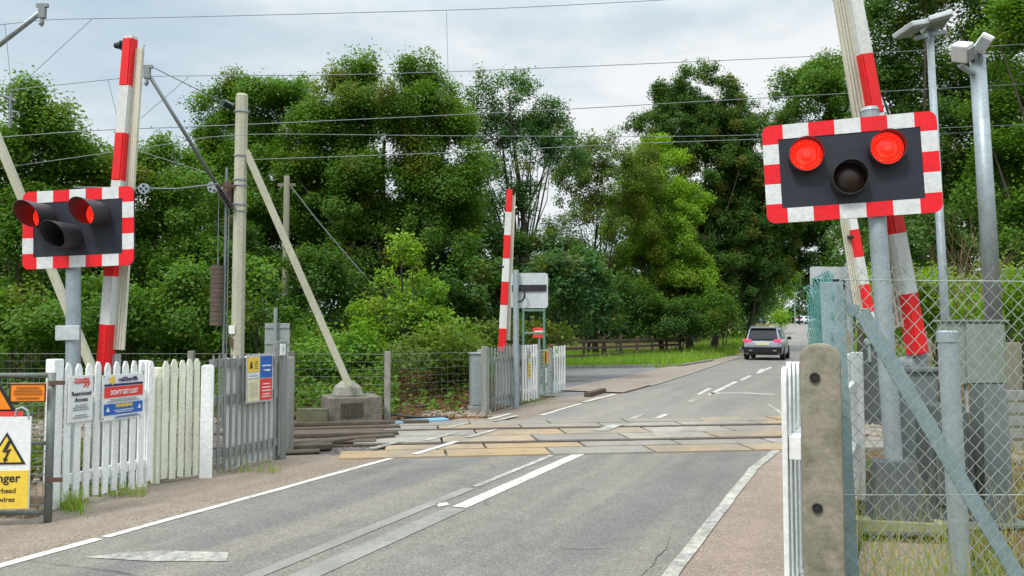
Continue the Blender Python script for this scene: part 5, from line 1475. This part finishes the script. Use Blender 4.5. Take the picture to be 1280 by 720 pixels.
# ================================================================== TREES
def crown_points(rs, lobes, n_clump, clump_r, per, flat_=0.92, surface=0.55):
    """clumps of leaves near the skin of several overlapping ellipsoids; returns positions, clump tone, outward vector"""
    L = np.array(lobes, dtype=float)          # x y z rx ry rz
    vol = L[:, 3] * L[:, 4] * L[:, 5]; pick = rs.choice(len(L), n_clump, p=vol ** .75 / (vol ** .75).sum())
    d = unit(rs.normal(size=(n_clump, 3))); d[:, 2] = np.where(d[:, 2] < -.35, -d[:, 2], d[:, 2])
    r = rs.uniform(surface, 1.0, n_clump) ** .6
    c = L[pick, :3] + d * L[pick, 3:] * r[:, None]
    tone = .55 * rs.uniform(0, 1, n_clump) + .45 * rs.uniform(0, 1, len(L))[pick]
    cr_ = clump_r * rs.uniform(.6, 1.35, n_clump)
    cnt = np.maximum(6, (per * (cr_ / clump_r) ** 2 * rs.uniform(.5, 1.3, n_clump)).astype(int))
    idx = np.repeat(np.arange(n_clump), cnt); n = len(idx)
    dd = unit(rs.normal(size=(n, 3))); rr = rs.uniform(0, 1, n) ** .42
    off = dd * (rr * cr_[idx])[:, None]; off[:, 2] *= flat_
    # leaves droop along the outer edge of a clump
    off[:, 2] -= .10 * cr_[idx] * (off[:, 0] ** 2 + off[:, 1] ** 2) / (cr_[idx] ** 2 + 1e-6)
    pos = c[idx] + off
    hrel = off[:, 2] / (cr_[idx] + 1e-6)
    # stray leaves between the clumps, so that no clump has a clean rim
    k = int(n * .30); st = rs.choice(n, k, replace=False)
    pos[st] = c[idx[st]] + unit(rs.normal(size=(k, 3))) * (rs.uniform(.3, 1.55, k) * clump_r)[:, None] * np.array([1, 1, .9])
    return c, pos, idx, tone, hrel, d[idx]

def tree(name, label, cat, lobes, base, kind, seed, leaf=.13, clump_r=.46, cover=4.4, trunk_r=.16, limbs=14, warm=.06, group=None, surface=.55, light=0.0, trunk_top=.72, extra_stems=0, aspect=.58, lean=(0, 0)):
    rs = np.random.default_rng(seed)
    lobes = [list(l) for l in lobes]
    b = Vector(base)
    t = thing(name, label, cat, b, 0, group)
    area = sum(l[3] * l[5] for l in lobes) * PI * .62
    n_leaf = cover * area / (leaf * leaf * aspect * .5 * .55)
    n_leaf = min(n_leaf, 260000)
    n_clump = max(12, int(area * .85 / (clump_r ** 2)))
    c, pos, idx, tone, hrel, out = crown_points(rs, lobes, n_clump, clump_r, n_leaf / n_clump, surface=surface)
    pos = pos - np.array(b[:])
    keep = pos[:, 2] > 0.02
    pos, idx, hrel, out = pos[keep], idx[keep], hrel[keep], out[keep]
    n = len(pos)
    v = leaf_quads(rs, pos, leaf, aspect, .5, out)
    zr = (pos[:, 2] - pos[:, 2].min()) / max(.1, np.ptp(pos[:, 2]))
    sh = np.clip(.16 + .36 * tone[idx] + .14 * np.clip(hrel, -1, 1) + .22 * (zr - .4) + rs.normal(0, .15, n) + light, 0, 1)  # shading put into leaf colour: clump and crown tops lighter, undersides darker
    wclump = (rs.uniform(0, 1, len(tone)) < warm * 1.6)
    wm = np.clip(np.where(wclump[idx], rs.uniform(.2, .8, n), (rs.uniform(0, 1, n) < warm) * rs.uniform(.2, .9, n)), 0, 1)
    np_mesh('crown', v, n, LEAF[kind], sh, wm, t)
    # trunk and limbs
    zs_ = max(l[2] + l[5] for l in lobes) - b.z
    cx = np.average([l[0] for l in lobes], weights=[l[3] for l in lobes]) - b.x; cy = np.average([l[1] for l in lobes], weights=[l[4] for l in lobes]) - b.y
    mb = MB(); stems = 1 + extra_stems
    for s in range(stems):
        top = Vector((cx + (rs.uniform(-1, 1) * 1.2 if s else 0), cy + (rs.uniform(-.8, .8) if s else 0), zs_ * trunk_top * (1 if s == 0 else rs.uniform(.7, 1.1))))
        o = Vector(((rs.uniform(-.6, .6) if s else 0), (rs.uniform(-.3, .3) if s else 0), -.1)); P = []
        k = 9; ph = rs.uniform(0, 6); rt = trunk_r * (1 if s == 0 else .6)
        for i in range(k + 1):
            q = i / k; p = o.lerp(top, q) + Vector((math.sin(q * 4 + ph), math.cos(q * 3.3 + ph), 0)) * .05 * zs_ * q * (1 - q) * 2
            P.append(p)
        mb.tube(P, [rt * (1.35 if i == 0 else 1) * (1 - .8 * i / k) for i in range(k + 1)], 8)
        cl = c - np.array(b[:])
        for i in range(max(3, limbs // stems)):
            tgt = Vector(cl[rs.integers(len(cl))]); q = min(.95, max(.22, (tgt.z / zs_) * rs.uniform(.5, .85))); a = P[int(q * k)]
            mid = a.lerp(tgt, .5) + Vector((0, 0, -.08 * (tgt - a).length)) + Vector(rs.normal(0, .12, 3))
            r0 = rt * (1 - .8 * q) * .6
            mb.tube([a, a.lerp(mid, .5), mid, mid.lerp(tgt, .55), tgt], [r0, r0 * .8, r0 * .55, r0 * .35, r0 * .12], 5)
    mb.build('trunk', M['bark'], t, smooth=True, fix=False)
    return t

def lobes_px(spec, Y, dep=.75, rag=4):
    """(px, py, rx, ry in pixels) at depth Y -> ellipsoids of metres, each jogged a little in depth"""
    out = []
    for i, s in enumerate(spec):
        px, py, rx, ry = s[:4]; dy = s[4] if len(s) > 4 else ((i * 37) % 5 - 2) * .25
        c = at(px, py, Y + dy); k = (Y + dy) / F
        out.append((c.x, c.y, c.z, rx * k * 1.04, max(.4, rx * k * dep), ry * k * 1.04))
        if rag:
            r_ = random.Random(int(px * 7 + py * 3 + Y))
            for _ in range(rag):
                a = r_.uniform(-.5, PI + .5); q = r_.uniform(.75, 1.02); f = r_.uniform(.26, .46)
                out.append((c.x + math.cos(a) * rx * k * q, c.y + r_.uniform(-.5, .4) * rx * k * dep, c.z + math.sin(a) * ry * k * q, rx * k * f, max(.3, rx * k * f * dep), ry * k * f * r_.uniform(.7, 1.1)))
    return out
def base_at(px, Y):
    p = at(px, 400, Y); p.z = hz(p.x, p.y); return p
def T(label, Y, bpx, spec, kind, seed, name='tree', cat='tree', **kw):
    return tree(name, label, cat, lobes_px(spec, Y, kw.pop('dep', .75), kw.pop('rag', 4)), base_at(bpx, Y), kind, seed, **kw)

GT = 'trees behind the railway'
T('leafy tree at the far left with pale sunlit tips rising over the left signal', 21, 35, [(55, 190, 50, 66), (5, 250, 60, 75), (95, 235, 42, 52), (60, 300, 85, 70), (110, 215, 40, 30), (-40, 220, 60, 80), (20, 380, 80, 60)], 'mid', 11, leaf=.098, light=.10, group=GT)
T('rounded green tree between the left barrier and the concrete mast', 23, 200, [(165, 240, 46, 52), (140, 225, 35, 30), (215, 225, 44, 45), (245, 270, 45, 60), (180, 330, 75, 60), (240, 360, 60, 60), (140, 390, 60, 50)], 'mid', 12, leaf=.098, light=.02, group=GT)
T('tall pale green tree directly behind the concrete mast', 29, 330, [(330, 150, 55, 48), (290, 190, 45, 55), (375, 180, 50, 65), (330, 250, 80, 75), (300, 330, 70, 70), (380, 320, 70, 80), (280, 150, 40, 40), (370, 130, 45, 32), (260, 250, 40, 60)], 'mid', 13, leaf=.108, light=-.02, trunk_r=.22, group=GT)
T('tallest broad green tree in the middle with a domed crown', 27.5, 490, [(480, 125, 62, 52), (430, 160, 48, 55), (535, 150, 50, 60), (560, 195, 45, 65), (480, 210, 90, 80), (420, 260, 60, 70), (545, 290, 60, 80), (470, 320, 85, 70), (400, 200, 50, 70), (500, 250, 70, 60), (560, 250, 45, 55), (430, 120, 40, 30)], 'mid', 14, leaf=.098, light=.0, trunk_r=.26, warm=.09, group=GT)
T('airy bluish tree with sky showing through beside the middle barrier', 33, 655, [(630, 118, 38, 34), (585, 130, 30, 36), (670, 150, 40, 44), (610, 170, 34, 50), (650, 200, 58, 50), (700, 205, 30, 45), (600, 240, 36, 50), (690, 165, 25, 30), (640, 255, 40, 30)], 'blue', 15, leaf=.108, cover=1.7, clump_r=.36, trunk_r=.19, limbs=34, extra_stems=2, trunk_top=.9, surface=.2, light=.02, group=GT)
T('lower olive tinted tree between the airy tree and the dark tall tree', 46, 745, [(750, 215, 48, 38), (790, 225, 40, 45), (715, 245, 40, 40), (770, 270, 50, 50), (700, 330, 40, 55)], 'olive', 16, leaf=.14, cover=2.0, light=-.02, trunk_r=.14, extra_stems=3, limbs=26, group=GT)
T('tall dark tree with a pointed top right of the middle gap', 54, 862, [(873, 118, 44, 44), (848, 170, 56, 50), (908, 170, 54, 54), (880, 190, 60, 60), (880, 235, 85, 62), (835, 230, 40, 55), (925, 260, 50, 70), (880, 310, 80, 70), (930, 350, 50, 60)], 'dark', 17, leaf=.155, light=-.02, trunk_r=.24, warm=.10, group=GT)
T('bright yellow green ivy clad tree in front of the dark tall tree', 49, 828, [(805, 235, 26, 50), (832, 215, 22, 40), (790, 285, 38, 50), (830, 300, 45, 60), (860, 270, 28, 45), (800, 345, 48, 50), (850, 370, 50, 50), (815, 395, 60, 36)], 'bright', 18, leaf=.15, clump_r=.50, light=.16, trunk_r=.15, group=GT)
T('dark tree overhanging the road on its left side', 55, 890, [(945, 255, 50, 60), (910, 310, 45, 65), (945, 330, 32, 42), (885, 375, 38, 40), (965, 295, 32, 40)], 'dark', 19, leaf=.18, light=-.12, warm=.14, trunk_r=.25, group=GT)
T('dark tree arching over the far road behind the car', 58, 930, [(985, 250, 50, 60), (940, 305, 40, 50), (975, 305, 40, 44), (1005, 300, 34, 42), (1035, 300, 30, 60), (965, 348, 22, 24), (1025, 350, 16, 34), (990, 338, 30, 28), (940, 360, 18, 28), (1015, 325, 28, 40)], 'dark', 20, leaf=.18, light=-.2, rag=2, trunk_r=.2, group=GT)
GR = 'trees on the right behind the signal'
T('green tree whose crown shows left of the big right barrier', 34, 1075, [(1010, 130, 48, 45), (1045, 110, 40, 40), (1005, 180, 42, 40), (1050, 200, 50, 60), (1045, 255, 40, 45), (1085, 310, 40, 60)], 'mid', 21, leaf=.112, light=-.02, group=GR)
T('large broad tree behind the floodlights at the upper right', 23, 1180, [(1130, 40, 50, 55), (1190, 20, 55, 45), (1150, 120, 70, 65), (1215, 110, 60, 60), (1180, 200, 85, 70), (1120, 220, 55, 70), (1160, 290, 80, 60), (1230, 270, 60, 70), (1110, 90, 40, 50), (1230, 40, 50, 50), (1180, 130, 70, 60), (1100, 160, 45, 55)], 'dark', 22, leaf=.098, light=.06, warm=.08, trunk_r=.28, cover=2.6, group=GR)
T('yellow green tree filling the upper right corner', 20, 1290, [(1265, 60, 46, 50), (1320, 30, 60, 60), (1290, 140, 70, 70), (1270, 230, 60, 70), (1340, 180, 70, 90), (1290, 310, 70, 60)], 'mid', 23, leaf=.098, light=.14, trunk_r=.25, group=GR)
GS = 'young trees and shrubs along the railway'
T('young pale green tree growing alone in front of the dark wood', 19.5, 508, [(505, 330, 17, 28), (500, 362, 32, 30), (520, 380, 34, 34), (485, 400, 38, 34), (530, 415, 36, 34), (505, 430, 50, 30)], 'bright', 31, name='young_tree', leaf=.095, clump_r=.27, cover=2.1, light=.02, trunk_r=.05, surface=.3, limbs=30, trunk_top=.9, group=GS)
for i, (lb, Y, px, spec, kind, lt) in enumerate((
    ('dark shrub mass low behind the left mesh gate', 17, 20, [(20, 420, 60, 40), (-30, 400, 50, 50), (70, 430, 50, 30)], 'mid', .05),
    ('green shrub behind the white picket panel', 18, 140, [(130, 400, 50, 50), (175, 420, 50, 40), (90, 430, 40, 28)], 'mid', -.06),
    ('shrub below the brown tensioning weights', 18.5, 235, [(230, 400, 45, 60), (265, 430, 40, 35), (205, 435, 40, 30)], 'mid', -.02),
    ('bright leafy shrub around the foot of the concrete mast', 17.5, 325, [(320, 370, 28, 40), (335, 420, 45, 40), (300, 440, 35, 25)], 'mid', .1),
    ('dark shrub behind the slanting strut', 21, 400, [(395, 380, 45, 60), (430, 400, 40, 50), (380, 430, 40, 30)], 'dark', .03),
    ('low yellow green bramble left of the young tree', 17.8, 430, [(400, 455, 38, 24), (440, 450, 34, 32), (470, 465, 32, 26)], 'bright', -.16),
    ('low bramble beneath the young tree', 17, 540, [(520, 450, 36, 24), (560, 446, 38, 28), (590, 452, 30, 24)], 'olive', -.02),
    ('dark bush behind the middle barrier arm', 24, 600, [(590, 370, 50, 55), (560, 400, 45, 40), (620, 395, 40, 45)], 'dark', -.06),
    ('dark bush behind the far signal back', 25, 690, [(680, 375, 40, 50), (720, 370, 40, 55), (650, 405, 36, 35), (735, 400, 30, 35)], 'blue', -.12),
    ('yellow tinged hedge bush above the far grey boards', 22.5, 650, [(590, 425, 26, 18), (625, 420, 30, 18), (600, 432, 22, 14)], 'olive', .05),
    ('low bush behind the red sign', 24, 700, [(655, 425, 24, 16), (690, 428, 26, 16)], 'olive', .0),
    ('dark bush behind the brown rail fence', 45, 770, [(725, 390, 36, 36), (760, 385, 40, 40), (790, 400, 45, 34), (830, 405, 40, 30)], 'dark', -.02),
    ('lower green bush below the ivy clad tree', 46, 850, [(830, 408, 40, 26), (865, 405, 40, 30), (895, 400, 30, 34)], 'mid', -.1),
    ('shaded bush on the verge left of the car', 50, 905, [(875, 395, 36, 42), (897, 392, 20, 40), (885, 350, 35, 40)], 'dark', -.06),
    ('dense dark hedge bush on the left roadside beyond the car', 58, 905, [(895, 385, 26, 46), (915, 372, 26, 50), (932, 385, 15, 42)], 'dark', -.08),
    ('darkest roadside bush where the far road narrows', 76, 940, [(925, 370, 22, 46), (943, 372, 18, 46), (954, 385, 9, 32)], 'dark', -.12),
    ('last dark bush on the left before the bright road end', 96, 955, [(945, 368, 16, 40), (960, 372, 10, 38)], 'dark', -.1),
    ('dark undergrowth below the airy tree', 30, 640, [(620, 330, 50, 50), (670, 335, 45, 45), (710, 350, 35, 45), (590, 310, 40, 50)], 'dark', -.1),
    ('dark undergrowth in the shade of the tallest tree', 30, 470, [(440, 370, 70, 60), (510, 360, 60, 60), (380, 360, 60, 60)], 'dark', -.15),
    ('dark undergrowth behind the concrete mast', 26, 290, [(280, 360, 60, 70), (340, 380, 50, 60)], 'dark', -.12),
)):
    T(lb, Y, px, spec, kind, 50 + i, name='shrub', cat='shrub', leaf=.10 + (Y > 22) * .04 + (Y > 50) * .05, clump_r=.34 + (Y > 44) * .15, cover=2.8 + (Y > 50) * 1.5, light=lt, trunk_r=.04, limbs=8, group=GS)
GH = 'hedge shrubs right of the crossing'
for i, (lb, Y, px, spec, kind, lt) in enumerate((
    ('bright hedge shrub behind the lamp columns', 15.5, 1175, [(1150, 375, 45, 36), (1190, 385, 45, 40), (1165, 415, 50, 30), (1225, 370, 40, 40)], 'bright', .0),
    ('bright hedge shrub behind the right barrier arm', 17.5, 1100, [(1095, 385, 36, 32), (1120, 395, 36, 34), (1075, 405, 30, 28), (1140, 370, 30, 30)], 'bright', -.02),
    ('hedge shrub at the right edge behind the grey green cabinet', 14.5, 1260, [(1245, 385, 45, 40), (1290, 375, 45, 46), (1265, 420, 50, 36)], 'bright', -.04),
    ('dark lower hedge behind the chain link posts', 19, 1140, [(1090, 330, 50, 40), (1150, 320, 60, 45), (1210, 330, 55, 45)], 'dark', .0),
    ('roadside bush on the right verge past the crossing', 45, 1100, [(1090, 385, 22, 30), (1110, 380, 30, 34)], 'mid', .0),
)):
    T(lb, Y, px, spec, kind, 80 + i, name='shrub', cat='shrub', leaf=.09, clump_r=.34, cover=2.8, light=lt, trunk_r=.04, limbs=8, warm=.08, group=GH)
GF = 'far trees at the end of the road'
for i, (lb, Y, px, spec, kind, lt) in enumerate((
    ('pale far tree left of the distant white car', 150, 975, [(972, 370, 16, 26), (985, 350, 18, 26), (962, 385, 14, 18)], 'bright', -.15),
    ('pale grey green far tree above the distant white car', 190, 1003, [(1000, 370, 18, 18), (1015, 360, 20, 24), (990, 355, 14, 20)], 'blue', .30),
    ('bright bush on the left verge at the road end', 95, 977, [(974, 402, 7, 10), (981, 405, 5, 7), (968, 400, 7, 10)], 'bright', .1),
    ('far tree right of the road end', 150, 1030, [(1028, 375, 16, 26), (1040, 350, 20, 30)], 'mid', .1))):
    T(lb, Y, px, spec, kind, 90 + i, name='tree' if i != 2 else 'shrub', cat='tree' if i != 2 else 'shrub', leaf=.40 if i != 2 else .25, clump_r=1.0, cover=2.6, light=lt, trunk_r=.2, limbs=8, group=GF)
# far off wood that reads as one dark mass behind the single trees
rs = np.random.default_rng(5); lob = []
for px in range(-300, 930, 40):
    tp = 285 if not 585 < px < 745 else 350
    lob += lobes_px(rag=0, dep=.75, Y=(40 if px < 600 else 74) + rs.uniform(-2, 4), spec=[(px, tp + rs.uniform(-25, 35), 45, 60), (px + 15, 370, 48, 50), (px, 425, 48, 40)])
for px in range(1110, 1500, 50): lob += lobes_px([(px, 230 + rs.uniform(0, 50), 60, 70), (px + 15, 330, 55, 60), (px, 400, 55, 50)], 36, rag=0)
c, pos, idx, tone, hrel, out = crown_points(rs, lob, 3400, .95, 62)
n = len(pos); v = leaf_quads(rs, pos, .30, .6, .4, out)
o = np_mesh('woodland', v, n, LEAF['dark'], np.clip(.05 + .35 * tone[idx] + .15 * hrel + rs.normal(0, .1, n), 0, 1), np.zeros(n)); tag(o, 'dense dark wood far behind the single trees', 'wood', kind='stuff')  # clump tops coloured lighter, as if lit from above
lob = []
for px in range(840, 1130, 15): lob += lobes_px([(px, 372 + rs.uniform(-16, 10), 13, 24), (px + 6, 398, 13, 16)], 235 + rs.uniform(-15, 15), rag=1)
c, pos, idx, tone, hrel, out = crown_points(rs, lob, 800, 1.9, 55)
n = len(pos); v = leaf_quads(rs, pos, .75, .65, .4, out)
o = np_mesh('woodland', v, n, LEAF['blue'], np.clip(.45 + .4 * tone[idx] + .2 * hrel + rs.normal(0, .12, n), 0, 1), np.zeros(n)); tag(o, 'pale distant wood beyond the far end of the road', 'wood', kind='stuff')  # light from above put into the colour of the clump tops
# bare twiggy dead branch right of the barrier
b = base_at(1212, 14); t = thing('dead_shrub', 'bare brown twiggy dead shrub between the two lamp columns', 'shrub', b)
mb = MB(); r9 = random.Random(3)
def twig(p, d, L, r, dep):
    q = p + d * L; mb.tube([p, p.lerp(q, .5) + Vector((r9.uniform(-.03, .03), 0, r9.uniform(-.03, .03))), q], [r, r * .8, r * .5], 4, caps=False)
    if dep:
        for _ in range(3): twig(p.lerp(q, r9.uniform(.5, 1)), (d + Vector((r9.uniform(-.7, .7), r9.uniform(-.5, .5), r9.uniform(-.3, .5)))).normalized(), L * r9.uniform(.5, .75), r * .5, dep - 1)
for k in range(4): twig(Vector((r9.uniform(-.1, .1), 0, 0)), Vector((r9.uniform(-.25, .2), 0, 1)).normalized(), 1.7, .022, 4)
mb.build('twigs', simple('dead twigs', (.24, .16, .09), .9), t, fix=False)

# ================================================================== GRASS AND WEEDS
def grass(name, label, pts, hmin, hmax, w, kind, seed, lean=.35, warm=.15, light=0.0, seg=3):
    rs = np.random.default_rng(seed); P = np.array(pts, dtype=float); n = len(P)
    h = rs.uniform(hmin, hmax, n); a = rs.uniform(0, 2 * PI, n); ln = rs.uniform(.05, lean, n) * h; ww = w * rs.uniform(.6, 1.3, n)
    b = rs.uniform(0, 2 * PI, n); side = np.stack([np.cos(b), np.sin(b), np.zeros(n)], 1)
    dirn = np.stack([np.cos(a), np.sin(a), np.zeros(n)], 1)
    V = []
    def pt(q): 
        return P + dirn * (ln * q ** 2)[:, None] + np.stack([np.zeros(n), np.zeros(n), h * (q - .18 * (ln / h) * q * q)], 1)
    for s in range(seg):
        q0, q1 = s / seg, (s + 1) / seg
        w0, w1 = ww * (1 - q0) ** .6, ww * max(.06, (1 - q1)) ** .6
        quad = np.stack([pt(q0) - side * w0[:, None] / 2, pt(q0) + side * w0[:, None] / 2, pt(q1) + side * w1[:, None] / 2, pt(q1) - side * w1[:, None] / 2], 1)
        V.append(quad)
    V = np.stack(V, 1).reshape(-1, 3); nf = n * seg
    tone = np.repeat(np.clip(rs.normal(.45 + light, .22, n), 0, 1), seg); wm = np.repeat((rs.uniform(0, 1, n) < warm) * rs.uniform(.4, 1, n), seg)
    return tag(np_mesh(name, V, nf, LEAF[kind], tone, wm), label, 'grass', kind='stuff')
def scatter_px(n, x0, x1, y0, y1, r=rnd):
    out = []
    for _ in range(n):
        p = g(r.uniform(x0, x1), r.uniform(y0, y1)); out.append((p.x, p.y, hz(p.x, p.y)))
    return out
# verge in front of and behind the brown fence
pts = []
for _ in range(24000):
    x, y = rnd.uniform(703, 925), rnd.uniform(440.5, 459)
    lim = 459.5 if x < 850 else 459.5 - (x - 850) * .21
    if y < lim - .5: p = g(x, y); pts.append((p.x, p.y, 0))
grass('grass', 'long bright green verge grass along the brown rail fence', pts, .10, .42, .035, 'grass', 1, light=.14, warm=.04, seg=2)
pts = [tuple(rd3(rnd.uniform(26, 110), -4.2 - rnd.random() ** 2 * 3.5, 0)) for _ in range(9000)] + [tuple(rd3(rnd.uniform(24, 120), 3.6 + rnd.random() ** 1.5 * 3, 0)) for _ in range(7000)]
grass('grass', 'verge grass beside the road up to the far end', pts, .15, .6, .05, 'grass', 2, light=.0, seg=2)
# foreground right, straw and green blades
pts = []
for _ in range(2600):
    p = g(rnd.uniform(1062, 1330), rnd.uniform(668, 840))
    if rnd.random() < .5 + .5 * math.sin(p.x * 7) * math.sin(p.y * 5): pts.append((p.x, p.y, 0))
grass('grass', 'rough green grass at the foot of the chain link fence', pts, .05, .30, .007, 'grass', 3, lean=.9, warm=.55)
pts = scatter_px(200, 1066, 1330, 650, 860) + scatter_px(120, 1190, 1300, 610, 660)
grass('grass', 'tall straw coloured stalks behind the chain link fence', pts, .35, .85, .006, 'dry', 4, lean=.5, seg=4)
pts = scatter_px(700, 1225, 1320, 530, 575) + scatter_px(300, 1180, 1320, 618, 650)
grass('grass', 'orange brown dry weeds on the ballast at right', pts, .08, .3, .012, 'dry', 5, lean=.9, warm=.5)
pts = []
for _ in range(420):
    q = g(rnd.gauss(85, 9), rnd.gauss(634, 5)); pts.append((q.x, q.y + .05, 0))
pts += scatter_px(220, 90, 185, 616, 622) + scatter_px(160, 200, 350, 588, 592) + scatter_px(160, 610, 700, 496, 508)
grass('grass', 'small weed tufts along the foot of the picket fences', pts, .04, .20, .008, 'grass', 6, lean=.9, warm=.35)
# weeds and low leaves on the bank behind the wire fence
rs = np.random.default_rng(77); n = 42000
px = rs.uniform(-40, 640, n); yy = 14.7 + rs.uniform(0, 1, n) ** .8 * 8
x = (px - 640) / F * yy; z = np.abs(rs.normal(0, .16, n)) + .5 * rs.uniform(0, 1, n) * np.clip((np.sin(x * 2.1) + np.sin(x * 3.7 + yy)) * .5, 0, 1) * np.clip((yy - 14.6) * .6, 0, 1)
z = z + np.array([bank_z(a_, b_) for a_, b_ in zip(px, yy)])
keep = ~((px > 585) & (yy < 18.5)) & ~((px > 500) & (px < 605) & (yy < 18.6) & (rs.uniform(0, 1, n) < .8)) & ~((px < 480) & (px > 200) & (yy < 15.6) & (rs.uniform(0, 1, n) < .5))
pos = np.stack([x, yy, z], 1)[keep]; n = len(pos)
o = np_mesh('undergrowth', leaf_quads(rs, pos, .11, .6, .6), n, LEAF['mid'], np.clip(rs.normal(.5, .25, n), 0, 1), (rs.uniform(0, 1, n) < .12) * rs.uniform(.3, .9, n))
tag(o, 'low leafy weeds and brambles covering the bank behind the wire fence', 'undergrowth', kind='stuff')
# fallen leaves on the bank
n = 9000; px = rs.uniform(360, 612, n); yy = rs.uniform(14.4, 18.5, n); pos = np.stack([(px - 640) / F * yy, yy, rs.uniform(-.01, .03, n) + np.array([bank_z(a_, b_) for a_, b_ in zip(px, yy)])], 1)
lm = leaf_mat('fallen brown leaves', (.10, .055, .03), (.34, .21, .13), (.3, .15, .07))
o = np_mesh('fallen_leaves', leaf_quads(rs, pos, .10, .65, 2.0), n, lm, rs.uniform(0, 1, n), (rs.uniform(0, 1, n) < .3) * .7)
tag(o, 'brown fallen leaves on the bank below the bushes', 'leaf litter', kind='stuff')
# seed weeds with leaves near the timber beams and behind the picket fence
n = 5000; px = rs.uniform(0, 200, n); yy = rs.uniform(8.6, 10.2, n); pos = np.stack([(px - 640) / F * yy, yy, np.abs(rs.normal(0, .12, n))], 1)
o = np_mesh('weeds', leaf_quads(rs, pos, .07, .6, .6), n, LEAF['olive'], rs.uniform(0, .7, n), (rs.uniform(0, 1, n) < .3) * .8)
tag(o, 'small olive weeds on the ballast behind the white pickets', 'weeds', kind='stuff')
